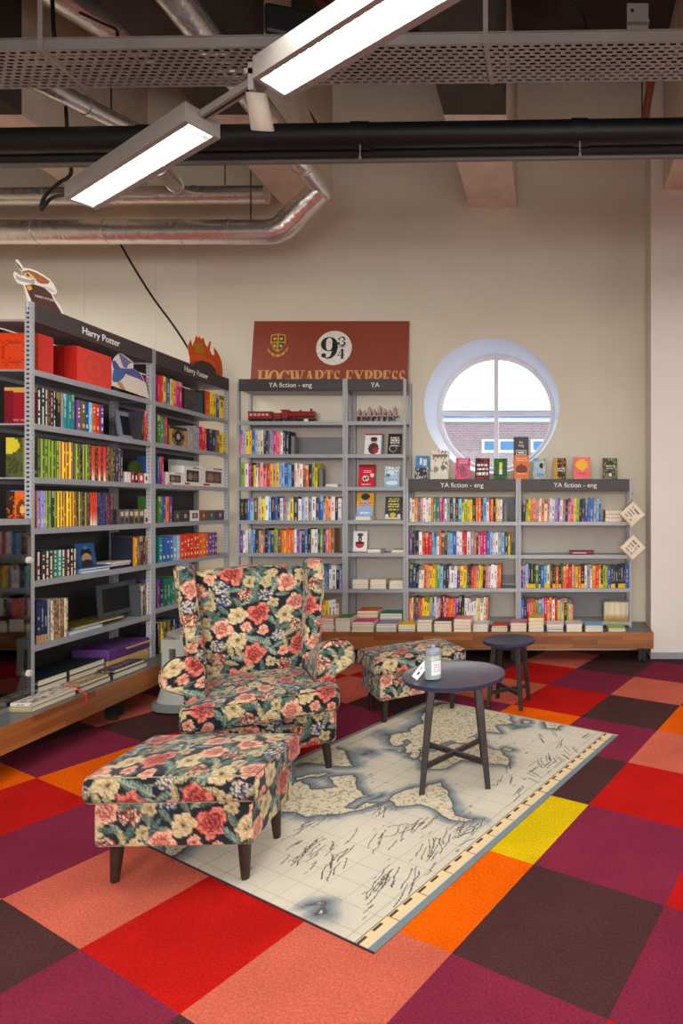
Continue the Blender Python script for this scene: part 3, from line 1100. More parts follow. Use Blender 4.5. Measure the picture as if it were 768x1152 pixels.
def bookcase(key, label, loc, rz, w, zs, ztop, depth, sign, backs=(), fullback=False, headh=.105, size=.060):
    t = thing('bookcase', label, 'bookcase', (loc[0], loc[1], 0), rz, 'grey steel bookcases')
    z0 = .2655
    for x0 in (0.0, w - .021):
        upright(t, x0, x0 + .021, 0, .036, z0, ztop + .004, key == 'L1' and x0 == 0)
        upright(t, x0, x0 + .021, depth - .036, depth, z0, ztop + .004, False)
    for z in zs:
        mb = MB()
        mb.box(.0215, w - .0215, .003, depth - .003, z - .010, z - .0005)
        mb.box(.0215, w - .0215, .001, .006, z - .033, z)
        mb.box(.0215, w - .0215, depth - .006, depth - .003, z - .033, z - .0005)
        mb.box(.0215, w - .0215, .006, .012, z - .033, z - .030)
        mb.build('shelf', M_SHELF, t)
    hd = MB()
    hd.box(.0215, w - .0215, -.008, .010, ztop - headh, ztop)
    h = bevel(hd.build('header_board', M_HEAD, t), .003)
    if sign:
        text('header_lettering', sign, size, M_TEXT, Matrix.Translation((w / 2, -.0092, ztop - headh / 2 - .002)) @ RX90, h)
    tp = MB()
    tp.box(.0215, w - .0215, .011, depth - .003, ztop - headh + .006, ztop - headh + .018)
    tp.build('top_panel', M_SHELF, t)
    if fullback:
        b = MB()
        b.box(.0215, w - .0215, depth - .0028, depth - .0005, z0, ztop - headh)
        b.build('back_panel', M_BACK, t)
    else:
        b = MB()
        b.box(.0215, w - .0215, depth - .0028, depth - .0005, z0, zs[0] - .04)
        b.build('back_panel', mat('taupe_back_panel', (178, 170, 158), .6, 0, .05, 5), t)
    for (xa, xb, za, zb) in backs:
        b = MB()
        b.box(xa, xb, depth - .014, depth - .008, za, zb)
        b.build('back_panel', M_MIDBACK, t)
    BC[key] = dict(t=t, M=Matrix.Translation((loc[0], loc[1], 0)) @ Matrix.Rotation(rz, 4, 'Z'), w=w, zs=zs, x0=loc[0], left=abs(rz) > .1)
    return t

ZS = [2.085, 1.795, 1.505, 1.21, .92, .60]
ZL = [1.197, .903, .607, .315]
bookcase('L1', 'tall left bookcase nearest the camera, big red boxes on its top shelf', (-2.83, 3.27), math.radians(90), 1.0, [2.085, 1.79, 1.495, 1.215, .926, .572], 2.447, .30, 'Harry Potter', fullback=True)
bookcase('L2', 'tall left bookcase in the corner with a flame cutout on top', (-2.83, 4.274), math.radians(90), 1.0, [2.085, 1.79, 1.495, 1.215, .926, .60], 2.447, .30, 'Harry Potter', fullback=True)
bookcase('B1', 'wide tall bookcase on back wall with a red toy train on top shelf', (-2.79, 5.32), 0, .958, ZS + [.30], 2.457, .245, 'YA fiction - eng',
         backs=[(.03, .93, 1.80, 1.97)])
bookcase('B2', 'narrow tall bookcase with face-out books beside the low bookcases', (-1.829, 5.32), 0, .533, ZS, 2.457, .245, 'YA')
bookcase('B3', 'low bookcase under the round window, crammed with books', (-1.293, 5.32), 0, .992, ZL, 1.573, .245, 'YA fiction - eng', backs=[(.03, .95, 1.2, 1.42), (.03, .95, .91, 1.0), (.03, .95, .62, .7)])
bookcase('B4', 'low bookcase at the right end with tote bags hung on its side', (-.298, 5.32), 0, 1.0, ZL, 1.573, .245, 'YA fiction - eng', backs=[(.02, .98, .32, .56)])

# ---- plinth platforms
m_, nt_, b_ = new_mat('butcher_block_wood')
tc_ = nt_.nodes.new('ShaderNodeTexCoord')
br = nt_.nodes.new('ShaderNodeTexBrick')
br.inputs['Color1'].default_value = lin((178, 100, 42)) + (1,)
br.inputs['Color2'].default_value = lin((124, 62, 24)) + (1,)
br.inputs['Mortar'].default_value = lin((96, 50, 26)) + (1,)
br.inputs['Scale'].default_value = 1.0
br.inputs['Mortar Size'].default_value = .0008
br.inputs['Brick Width'].default_value = .42
br.inputs['Row Height'].default_value = .034
br.inputs['Bias'].default_value = .0
cx_ = nt_.nodes.new('ShaderNodeSeparateXYZ')
cm_ = nt_.nodes.new('ShaderNodeCombineXYZ')
ad_ = nt_.nodes.new('ShaderNodeMath')
nt_.links.new(tc_.outputs['Object'], cx_.inputs[0])
nt_.links.new(cx_.outputs['X'], ad_.inputs[0])
nt_.links.new(cx_.outputs['Y'], ad_.inputs[1])
nt_.links.new(ad_.outputs[0], cm_.inputs['X'])
nt_.links.new(cx_.outputs['Z'], cm_.inputs['Y'])
nt_.links.new(cm_.outputs[0], br.inputs['Vector'])
nz_ = nt_.nodes.new('ShaderNodeTexNoise')
nz_.inputs['Scale'].default_value = 8
nz_.inputs['Detail'].default_value = 6
mpn = nt_.nodes.new('ShaderNodeMapping')
mpn.inputs['Scale'].default_value = (1, 1, 14)
nt_.links.new(tc_.outputs['Object'], mpn.inputs['Vector'])
nt_.links.new(mpn.outputs['Vector'], nz_.inputs['Vector'])
mxw = nt_.nodes.new('ShaderNodeMix')
mxw.data_type = 'RGBA'
mxw.blend_type = 'MULTIPLY'
mxw.inputs['Factor'].default_value = .55
nt_.links.new(br.outputs['Color'], mxw.inputs[6])
nt_.links.new(nz_.outputs['Color'], mxw.inputs[7])
gm = nt_.nodes.new('ShaderNodeGamma')
gm.inputs['Gamma'].default_value = .8
nt_.links.new(mxw.outputs[2], gm.inputs['Color'])
nt_.links.new(gm.outputs['Color'], b_.inputs['Base Color'])
b_.inputs['Roughness'].default_value = .4
M_WOOD = m_
def platform(label, x0, x1, y0, y1, feet, front):
    t = thing('display_platform', label, 'platform', (0, 0, 0))
    tp = MB()
    tp.box(x0, x1, y0, y1, .235, .265)
    tp.build('top_slab', M_TOP, t)
    fa = MB()
    if front == 'y':
        fa.box(x0, x1, y0 - .022, y0 - .0005, .132, .268)
        fa.box(x1 + .0005, x1 + .02, y0 - .022, y1, .132, .266)
    else:
        fa.box(x1 + .0005, x1 + .022, y0, y1, .140, .268)
    fa.build('wood_fascia', M_WOOD, t)
    un = MB()
    un.box(x0, x1 - .01, y0 + .01, y1, .150, .234)
    un.build('carcass', M_BACK, t)
    for (x, y) in feet:
        ft = MB()
        ft.box(x - .035, x + .035, y - .035, y + .035, .022, .150)
        ft.lathe([(.012, .001), (.014, .006), (.012, .022)], x + .02, y - .02, 12)
        ft.lathe([(.012, .001), (.014, .006), (.012, .022)], x - .02, y - .02, 12)
        ft.build('foot', M_BLACK, t)
platform('long low platform with wooden front edge under the back-wall bookcases', -2.638, .835, 5.10, 5.566, [(.77, 5.18), (-.32, 5.18), (-1.4, 5.18), (-2.4, 5.18)], 'y')
platform('low platform with wooden front edge under the left bookcases', -3.16, -2.662, .9, 5.566, [(-2.75, 3.78), (-2.75, 1.6), (-2.75, 5.0)], 'x')

# ================================================================== BOOK BUILDERS
def contrast(c, k):
    lum = .3 * c[0] + .6 * c[1] + .1 * c[2]
    opts = [(245, 242, 236), (30, 28, 32), (240, 206, 60), (200, 40, 50)]
    if lum > 150:
        return opts[1] if k < .6 else (opts[3] if k < .8 else (40, 80, 150))
    return opts[0] if k < .7 else opts[2]

ART = {}
def art_color(ops, u, v):
    c = (255, 255, 255)
    for o in ops:
        if o[0] == 'bg':
            c = o[1]
        elif o[0] == 'rect':
            if o[1] <= u <= o[3] and o[2] <= v <= o[4]:
                c = o[5]
        elif o[0] == 'ell':
            if ((u - o[1]) / o[3]) ** 2 + ((v - o[2]) / o[4]) ** 2 <= 1:
                c = o[5]
        elif o[0] == 'ring':
            q = math.hypot((u - o[1]) / o[3], (v - o[2]) / o[4])
            if .8 <= q <= 1:
                c = o[5]
        elif o[0] == 'lines':
            if o[1] <= u <= o[3] and o[2] <= v <= o[4]:
                n = o[5]
                s = (v - o[2]) / (o[4] - o[2]) * n
                if s % 1 > .4 and (math.sin(u * 61 + int(s) * 7.3) + math.sin(u * 23 + int(s) * 3.1)) > -.9:
                    c = o[6]
        elif o[0] == 'mottle':
            if math.sin(u * 17 + 3 * math.sin(v * 11)) * math.sin(v * 19 + 2 * math.sin(u * 13)) > o[1]:
                c = o[2]
        elif o[0] == 'grad':
            t = v
            c = tuple(o[1][i] * (1 - t) + o[2][i] * t for i in range(3))
    return c

def book_geo(mb, t, h, d, base, style='plain', alt=None, cover=None, art=None, back=None, backart=None):
    """standing book: thickness x, spine at y=0, height z"""
    cov = lin(cover or base)
    bk = lin(back or cover or base)
    page = lin((232, 220, 196))
    if backart:
        nu, nv = 18, 22
        for a_ in range(nu):
            for b_ in range(nv):
                c_ = art_color(backart, (a_ + .5) / nu, (b_ + .5) / nv)
                y0, y1, z0, z1 = d - d * a_ / nu, d - d * (a_ + 1) / nu, h * b_ / nv, h * (b_ + 1) / nv
                mb.face([(-.0003, y0, z0), (-.0003, y1, z0), (-.0003, y1, z1), (-.0003, y0, z1)], lin(c_))
    e = min(.0022, t * .2)
    # boards
    mb.box(0, e, .001, d, 0, h, bk)
    mb.box(t - e, t, .001, d, 0, h, cov)
    mb.box(e, t - e, .004, d - .004, .003, h - .004, page)
    # spine: three facets across, bands up
    nz = 16
    xs = [0, t * .30, t * .70, t]
    ys = [.001, -.0012, -.0012, .001]
    r0, r1 = random.random(), random.random()
    con = contrast(base, r0)
    con = tuple(base[i] * .45 + con[i] * .55 for i in range(3))
    al = alt or con
    ta, tb = sorted((random.uniform(.2, .45), random.uniform(.6, .9)))
    for k in range(nz):
        za, zb = h * k / nz, h * (k + 1) / nz
        s = (k + .5) / nz
        for c3 in range(3):
            c = base
            if style == 'plain':
                if c3 == 1 and ta < s < tb and t > .006 and random.random() < .8:
                    c = con
                if s < .1 and r1 < .35:
                    c = con if c3 == 1 else base
                if s > .84 and r1 > .7:
                    c = al if r1 > .85 else con
            elif style == 'band':
                if s < .2:
                    c = al
                elif c3 == 1 and .3 < s < .85 and random.random() < .6:
                    c = con
            elif style == 'stripe':
                c = al if c3 == 1 else base
                if c3 == 1 and .15 < s < .8 and random.random() < .15:
                    c = base
            elif style == 'mottle':
                c = tuple(base[i] * .5 + al[i] * .5 for i in range(3)) if random.random() < .5 else base
            elif style == 'fade':
                q = min(1, max(0, (.42 - s) / .35))
                c = tuple(base[i] * (1 - q) + al[i] * q for i in range(3))
                if c3 == 1 and .3 < s < .9 and random.random() < .5:
                    c = tuple(min(255, v * .7 + 60) for v in c)
            elif style == 'label':
                if .10 < s < .22 and c3 == 1:
                    c = (238, 226, 150)
                elif c3 == 1 and .4 < s < .9 and random.random() < .3:
                    c = al
            elif style == 'dots':
                if c3 == 1 and random.random() < .75:
                    c = al
            mb.face([(xs[c3], ys[c3], za), (xs[c3 + 1], ys[c3 + 1], za), (xs[c3 + 1], ys[c3 + 1], zb), (xs[c3], ys[c3], zb)], lin(c))
    mb.face([(xs[0], ys[0], h), (xs[1], ys[1], h), (xs[2], ys[2], h), (xs[3], ys[3], h)], bk)
    mb.face([(xs[3], ys[3], 0), (xs[2], ys[2], 0), (xs[1], ys[1], 0), (xs[0], ys[0], 0)], bk)
    if art:
        nu, nv = 22, 30
        for a in range(nu):
            for b in range(nv):
                c = art_color(art, (a + .5) / nu, (b + .5) / nv)
                y0, y1, z0, z1 = d * a / nu, d * (a + 1) / nu, h * b / nv, h * (b + 1) / nv
                mb.face([(t + .0003, y0, z0), (t + .0003, y1, z0), (t + .0003, y1, z1), (t + .0003, y0, z1)], lin(c))

BOOKS = []      # every book of the shop, then split into individuals and the small remainder
def add_book(M, t, h, d, base, label, group, size, **k):
    BOOKS.append(dict(M=M, t=t, h=h, d=d, base=base, label=label, group=group, size=size, k=k))

def depth_of(M):
    p = M.translation
    return max(.8, p.y)

SHELFNAME = {7: 'bottom'}
CASE = {'L1': 'left bookcase nearest camera', 'L2': 'corner bookcase with flame cutout', 'B1': 'bookcase with the toy train', 'B2': 'narrow face-out bookcase',
        'B3': 'low bookcase under round window', 'B4': 'low bookcase at right end', 'G': 'glass-fronted cabinet'}
def lx_of(key, px, inset=.02):
    b = BC[key]
    if b['left']:
        X = -2.83 - inset
        return 677 * X / (px - PX) - b['oy']
    Y = 5.32 + inset
    return (px - PX) * Y / F - b['x0']
for k_, v_ in BC.items():
    v_['oy'] = 3.27 if k_ == 'L1' else 4.274

def jit(c, a=14):
    s = random.uniform(-a, a)
    return tuple(min(255, max(0, v + s + random.uniform(-5, 5))) for v in c)

def row(key, si, px0, px1, hmean, seq, dep=.135, hv=.012, lean=0, style='plain', styles=None, alt=None, alts=None, inset=.02, covers=None, wv=.35, z=None, endart=None):
    b = BC[key]
    z = (b['zs'][si] if z is None else z) + .0006
    a0, a1 = max(.0222, lx_of(key, px0, inset)), min(b['w'] - .0222, lx_of(key, px1, inset))
    n = len(seq)
    wts = [1 + random.uniform(-wv, wv) for _ in seq]
    cl_ = math.cos(math.radians(lean))
    sn_ = math.sin(math.radians(lean))
    tot = a1 - a0 - (hmean * sn_ if lean else 0)
    sc = (tot - .0008 * n) / sum(wts)
    x = a0
    names = {'L1': ORD, }
    for i, (ch, wt) in enumerate(zip(seq, wts)):
        base, cname = PAL[ch]
        th = wt * sc * (cl_ if lean else 1)
        h = max(.1, hmean + random.uniform(-hv, hv))
        M = b['M'] @ Matrix.Translation((x, inset + random.uniform(0, .006), z))
        if lean:
            # leaning to the right: pivot on the lower right corner side
            M = M @ Matrix.Rotation(math.radians(lean), 4, 'Y')
            M = b['M'] @ Matrix.Translation((x, inset, z + th * sn_)) @ Matrix.Rotation(math.radians(lean), 4, 'Y')
        st = (styles or {}).get(ch, style)
        al = (alts or {}).get(ch, alt)
        cov = (covers or {}).get(i)
        lab = '%s book, %s from left on %s shelf of %s' % (cname, ordinal(i + 1), ('bottom' if si == len(b['zs']) - 1 and key != 'B2' else ORD[si]), CASE[key])
        S = F / depth_of(M)
        wpx = th * S if not b['left'] else max(1.0, th * S * 2.845 / depth_of(M))
        add_book(M, max(.003, th - .0006), h, min(dep, .225), jit(base), lab, 'books on the %s' % CASE[key], wpx * h * S, style=st, alt=al, back=cov or jit(base), backart=endart if i == 0 else None)
        x += (wt * sc) + .0008

# ---- tall wide back bookcase
row('B1', 1, 267, 325, .205, 'kcyybceednavmkwnd')
row('B1', 2, 271, 357, .205, 'lwmdywkskrykyvcbcnwewuonly')
row('B1', 3, 267.5, 384, .200, 'dnbcueywcnbdwawydwcwawnbeoswdw')
row('B1', 4, 268, 376, .205, 'pwwacbdssudbnluoyooowpvdbdwwdgnkou')
row('B1', 5, 352, 384.5, .205, 'dkbcbwwdv')
row('B1', 6, 352, 381, .200, 'awvyywwe')
# ---- low bookcase under the window
row('B3', 0, 460.5, 565, .205, 'weotkwwesgtmpwadadcylyydooncwrodyww')
row('B3', 1, 461, 573.5, .200, 'pnndwrrrccwoudccbwwrrwaodkmmbcwwacdy')
row('B3', 2, 460, 564, .200, 'nndweosyylgcddwwwpyyndrosyydkewwoo', lean=2.0)
row('B3', 3, 459.5, 549, .205, 'oeubroyyyvvwwkdrsmoompddwwwwwwywes', lean=1.5)
# ---- low bookcase at the right
row('B4', 0, 587, 676, .200, 'dlyoskwoekwwvpwankkyldnbbbacb', lean=2.0)
row('B4', 2, 586, 708, .200, 'pvcdddgdbceudoduorrklyodwaworydlybdnGdnnb', styles={'d': 'band', 'n': 'band', 'c': 'band', 'e': 'band'}, alt=(236, 190, 40))
row('B4', 3, 585.5, 644.5, .195, 'bnrsrlbvrsowrycydlss')
row('B4', 3, 679.5, 707, .165, 'eeeeeeeeeeeee', style='fade', alt=(178, 140, 70), wv=.05, hv=.002)

# ---- left bookcase, nearest the camera
S1 = {}
row('L1', 1, 42, 63, .205, 'dddudd', dep=.18, styles={'d': 'dots', 'u': 'dots'}, alts={'d': (236, 232, 222), 'u': (30, 28, 28)}, hv=.003, covers={0: (150, 18, 30)}, endart=[('bg', (150, 14, 34)), ('rect', 0, .86, 1, 1, (206, 160, 80)), ('rect', 0, 0, .25, .9, (120, 10, 26)), ('lines', .3, .04, .9, .12, 1, (190, 120, 110))])
row('L1', 1, 64, 84.5, .205, 'dattt', dep=.18, hv=.004)
row('L1', 1, 87.5, 117, .185, 'pxbcoip', dep=.16, style='label', alt=(250, 240, 220), hv=.001, wv=.1)
row('L1', 1, 160, 171, .20, 'dnrr', dep=.16)
row('L1', 2, 42, 139, .218, 'GlgllgyyyyGlPllPiPiPiPPxPnPn', dep=.17, styles={'l': 'stripe', 'g': 'stripe', 'y': 'stripe', 'i': 'fade', 'P': 'mottle', 'G': 'stripe'},
    alts={'l': (70, 90, 30), 'g': (170, 190, 90), 'y': (150, 50, 80), 'i': (250, 226, 206), 'P': (196, 196, 110), 'G': (120, 130, 70)}, hv=.003, wv=.2, covers={0: (104, 110, 50)}, endart=[('bg', (84, 92, 44)), ('mottle', .2, (60, 68, 34)), ('ell', .1, .8, .35, .2, (214, 196, 50)), ('rect', .55, 0, .62, 1, (130, 128, 60)), ('rect', .62, .1, 1, .2, (196, 170, 60))])
row('L1', 3, 42, 128, .205, 'vvvlgGlyyyyyyPlPlPiiinnnPPP', dep=.17, styles={'l': 'stripe', 'g': 'stripe', 'y': 'stripe', 'i': 'fade', 'P': 'mottle', 'v': 'label', 'n': 'mottle'},
    alts={'l': (70, 90, 30), 'g': (170, 190, 90), 'y': (140, 40, 80), 'i': (250, 226, 206), 'P': (200, 130, 110), 'v': (90, 50, 80), 'n': (120, 110, 170)}, hv=.003, wv=.2, covers={0: (226, 104, 20)}, endart=[('bg', (226, 104, 20)), ('rect', 0, 0, .25, 1, (50, 36, 26)), ('ell', .5, .45, .16, .34, (110, 56, 24)), ('ell', .52, .5, .08, .12, (240, 170, 80)), ('mottle', .5, (206, 84, 16))])
row('L1', 4, 42, 87, .155, 'PddPVtVPdP', dep=.12, style='dots', alts={c: (232, 220, 184) for c in 'PdVt'}, hv=.001, wv=.06)
row('L1', 4, 150, 171, .195, 'oyuuPPu', dep=.15, hv=.006, covers={0: (34, 38, 52)})
row('L1', 5, 42, 57, .235, 'nnna', dep=.17, styles={'n': 'band'}, alt=(190, 150, 100), hv=.003)
row('L1', 5, 58, 77, .225, 'eueue', dep=.17, style='mottle', alts={'e': (96, 70, 44), 'u': (214, 190, 140)}, hv=.003)
row('L1', 5, 158, 170, .215, 'daPue', dep=.14, covers={0: (70, 74, 76)})
# ---- left corner bookcase
row('L2', 0, 178, 205.5, .20, 'miybysmm', dep=.15, hv=.006)
row('L2', 0, 231, 252, .20, 'iyyby', dep=.15, hv=.003, covers={0: (50, 48, 50)})
row('L2', 1, 177.5, 189, .20, 'ggbr', dep=.15)
row('L2', 1, 213, 233, .185, 'aacrri', dep=.15)
row('L2', 1, 236, 254, .19, 'nnuyy', dep=.15)
row('L2', 2, 178, 185, .20, 'bpm', dep=.15, hv=.003)
row('L2', 3, 178.5, 194, .19, 'gtbop', dep=.15, hv=.002)
row('L2', 4, 179, 244.5, .185, 'tbbbcciiiiiioooppp', dep=.15, style='label', alt=(250, 236, 200), hv=.001, wv=.12)
row('L2', 5, 177.5, 201, .20, 'pnVVVVg', dep=.15, hv=.002)
row('L2', 5, 202, 206, .20, 'bd', dep=.15, hv=.002, z=.60) if False else None
# lower row stands on the platform itself
row('L2', 5, 177.5, 206, .215, 'dxydxxdadnnb', dep=.15, hv=.002, z=.2655)

# ---- face-out books -------------------------------------------------------
def faceout(key, px0, px1, y0, y1, z, art, label, group, lean=10, base=(90, 90, 90), t=.016, back=.16, yaw=0):
    """book shown cover first on its shelf"""
    b = BC[key]
    Yw = 5.32 + back if not b['left'] else None
    if b['left']:
        # cover faces the aisle
        a0, a1 = lx_of(key, px0, back), lx_of(key, px1, back)
        S = F / (b['oy'] + (a0 + a1) / 2)
    else:
        a0 = (px0 - PX) * Yw / F - b['x0']
        a1 = (px1 - PX) * Yw / F - b['x0']
        S = F / Yw
    d = a1 - a0
    h = (y1 - y0) / S / math.cos(math.radians(lean))
    M = b['M'] @ Matrix.Translation((a0, back, z + .0006)) @ Matrix.Rotation(math.radians(yaw), 4, 'Z') @ Matrix.Rotation(math.radians(-lean), 4, 'X') @ Matrix.Rotation(math.radians(-90), 4, 'Z')
    add_book(M, t, h, d, base, label, group, d * h * S * S + 5000, art=art)
    return a0, d, h
def stand(key, a0, d, back, z, lean, h):
    """clear acrylic easel strip behind a face-out book"""
    pass
WH, BK = (238, 236, 232), (34, 32, 34)
g2 = 'face-out books in the narrow bookcase'
Z1, Z2, Z3, Z4 = [ZS[i] for i in (1, 2, 3, 4)]
faceout('B2', 410, 430, 484, 508.5, Z1, [('bg', WH), ('rect', 0, .93, 1, 1, (170, 50, 50)), ('ell', .5, .62, .18, .14, (226, 178, 150)), ('ell', .5, .74, .2, .1, (60, 40, 34)), ('ell', .5, .3, .3, .26, (70, 50, 50)), ('ell', .62, .22, .16, .16, (180, 40, 50)), ('rect', .9, 0, 1, .92, (150, 140, 180))],
        'white face-out book with a portrait on its cover, second shelf of narrow bookcase', g2, 12)
faceout('B2', 436, 451, 484, 508.5, Z1, [('bg', (40, 38, 40)), ('lines', .2, .35, .85, .85, 4, (226, 222, 214)), ('ring', .4, .3, .3, .16, (180, 176, 170))],
        'black face-out book with white hand lettering, second shelf of narrow bookcase', g2, 12)
faceout('B2', 403, 421, 520, 545.5, Z2, [('bg', (206, 24, 40)), ('rect', 0, .86, 1, 1, (150, 16, 28)), ('lines', .3, .62, .75, .74, 2, WH), ('ell', .45, .38, .2, .13, WH), ('ell', .4, .37, .07, .06, BK), ('ell', .54, .4, .06, .06, BK), ('ell', .86, .52, .12, .09, WH), ('lines', .2, .08, .8, .14, 1, WH)],
        'red face-out book with small white motif, third shelf of narrow bookcase', g2, 10, (180, 24, 36), yaw=0)
faceout('B2', 432.5, 449, 522, 545.5, Z2, [('grad', (150, 190, 222), (226, 236, 240)), ('ell', .5, .78, .36, .18, (250, 250, 250)), ('mottle', .4, (120, 170, 206)), ('ell', .5, .2, .4, .1, (236, 244, 248)), ('rect', .1, .5, .35, .62, (96, 120, 120))],
        'pale blue and white face-out book, third shelf of narrow bookcase', g2, 10, (200, 214, 226))
faceout('B2', 401, 420, 553.5, 580.5, Z3 + .024, [('bg', (236, 172, 26)), ('rect', .0, 0, 1, .34, (130, 170, 214)), ('ell', .5, .3, .42, .38, (150, 180, 216)), ('ell', .5, .84, .26, .13, (60, 50, 60)), ('lines', .15, .42, .9, .6, 2, (230, 110, 60)), ('lines', .2, .1, .8, .2, 1, WH)],
        'yellow and blue face-out book, fourth shelf of narrow bookcase', g2, 10, (220, 160, 40))
faceout('B2', 433, 451, 558, 583.5, Z3, [('bg', (60, 62, 60)), ('lines', .2, .35, .85, .95, 5, (222, 206, 90)), ('rect', 0, 0, 1, .1, (222, 206, 150)), ('ell', .5, .2, .2, .1, (214, 196, 70)), ('ell', .12, .15, .1, .08, WH), ('ell', .88, .15, .1, .08, WH)],
        'dark face-out book with yellow lettering, fourth shelf of narrow bookcase', g2, 10, (56, 56, 56))
faceout('B2', 397, 412.5, 599, 621.5, Z4, [('bg', WH), ('ell', .5, .34, .32, .18, (190, 50, 56)), ('rect', .2, .36, .8, .46, BK), ('ell', .5, .62, .14, .14, BK), ('ell', .5, .82, .22, .09, (70, 60, 90)), ('ell', .5, .6, .06, .08, (230, 170, 60))],
        'white face-out book with a black and red emblem, fifth shelf of narrow bookcase', g2, 10, WH)
gT = 'face-out books along the tops of the low bookcases'
ZTOP = 1.573 - .105 + .018
def topbook(px0, px1, y0, art, label, base, lean=12, back=.05, t=.02, case='B3'):
    # bottoms are hidden behind the header board
    b = BC['B3' if case == 'B3' else 'B4']
    Yw = 5.32 + back
    S = F / Yw
    a0 = (px0 - PX) / S - b['x0']
    d = (px1 - px0) / S
    ztop_ = H - (y0 - PY) / S
    h = (ztop_ - ZTOP) / math.cos(math.radians(lean))
    M = b['M'] @ Matrix.Translation((a0, back, ZTOP + .0006)) @ Matrix.Rotation(math.radians(-lean), 4, 'X') @ Matrix.Rotation(math.radians(-90), 4, 'Z')
    add_book(M, t, h, d, base, label, gT, d * h * S * S + 5000, art=art)
topbook(466.5, 481, 513, [('bg', (60, 130, 190)), ('rect', 0, 0, 1, .62, (50, 50, 56)), ('mottle', .35, (200, 200, 200)), ('rect', 0, .66, 1, 1, (62, 136, 196)), ('rect', .3, .74, .5, .94, WH), ('rect', .6, .7, .85, .9, (220, 220, 214))],
        'blue book with black and white lower half, leftmost on the low bookcase top', (60, 120, 180))
topbook(483.5, 504, 507, [('bg', (226, 222, 208)), ('rect', .1, .85, .9, .9, (120, 110, 90)), ('mottle', .55, (130, 120, 110)), ('ell', .3, .5, .14, .07, (150, 140, 120)), ('ell', .7, .55, .14, .07, (120, 110, 100)), ('rect', 0, 0, 1, .4, (220, 214, 200))],
        'tall cream book with small pictures, on the low bookcase top beside blue book', (226, 222, 210))
topbook(512, 528, 515.5, [('bg', (206, 60, 110)), ('mottle', .3, (236, 120, 150)), ('ell', .5, .62, .2, .12, (120, 110, 110)), ('lines', .2, .8, .8, .92, 2, (240, 200, 214))],
        'pink face-out book on the low bookcase top below the round window', (206, 60, 110))
topbook(534, 550, 515.5, [('bg', (40, 36, 38)), ('mottle', .4, (190, 50, 60)), ('lines', .15, .55, .9, .8, 2, WH), ('lines', .15, .38, .9, .52, 1, WH)],
        'black book with bold white script on the low bookcase top', (34, 32, 34))
topbook(555, 570, 516, [('bg', (48, 112, 52)), ('mottle', .45, (30, 60, 34)), ('rect', .4, .55, .62, .85, (236, 220, 90)), ('rect', .4, .45, .62, .62, WH), ('rect', .1, .42, .9, .45, BK)],
        'green face-out book on the low bookcase top below the round window', (50, 110, 54))
topbook(578, 594.5, 512.5, [('bg', (232, 122, 60)), ('ell', .5, .58, .4, .14, (120, 70, 60)), ('lines', .15, .8, .9, .93, 2, (250, 210, 170)), ('lines', .2, .4, .8, .46, 1, (250, 210, 170))],
        'orange face-out book standing in front of the tall dark sign', (220, 110, 54), back=.03, case='B3')
topbook(599, 613, 515.5, [('bg', (110, 156, 204)), ('rect', .1, .5, .9, .9, (150, 190, 222)), ('mottle', .35, (232, 214, 120)), ('ell', .7, .75, .14, .1, BK)],
        'light blue patterned face-out book right of the tall dark sign', (110, 150, 200), case='B4')
topbook(622.5, 636.5, 515.5, [('bg', (54, 40, 30)), ('rect', 0, 0, .3, 1, (200, 150, 70)), ('mottle', .5, (190, 140, 60)), ('lines', .3, .55, .9, .68, 2, WH)],
        'brown face-out book with white lettering on the right low bookcase top', (70, 50, 36), case='B4')
topbook(645, 664, 514.5, [('bg', (240, 110, 110)), ('ell', .5, .76, .36, .17, (244, 196, 40)), ('rect', .45, .55, .6, .66, (244, 196, 40)), ('mottle', .72, (240, 150, 130)), ('lines', .2, .42, .8, .5, 1, (200, 60, 110))],
        'pink face-out book with a yellow blot on the right low bookcase top', (238, 110, 110), case='B4')
topbook(678, 694.5, 515.5, [('bg', (70, 68, 54)), ('mottle', .3, (150, 146, 110)), ('ell', .5, .72, .3, .2, (60, 58, 50)), ('ell', .5, .45, .1, .06, WH), ('lines', .25, .6, .8, .76, 2, (190, 186, 150))],
        'dark olive face-out book, rightmost on the low bookcase top', (80, 78, 60), case='B4')

# ---- lying books ------------------------------------------------------------
def lie(key, lx, ly, z, t, w, dp, base, label, group, yaw=0, size=None, **k):
    """flat book: w across the shelf front, dp into the shelf, tail edge outwards"""
    b = BC[key]
    R = Matrix(((0, 1, 0, 0), (0, 0, 1, 0), (1, 0, 0, 0), (0, 0, 0, 1)))
    M = b['M'] @ Matrix.Translation((lx, ly, z + .0004)) @ Matrix.Rotation(math.radians(yaw), 4, 'Z') @ R
    S = F / depth_of(M)
    add_book(M, t, dp, w, base, label, group, size if size else (w * t + .05 * w) * S * S * .6, **k)

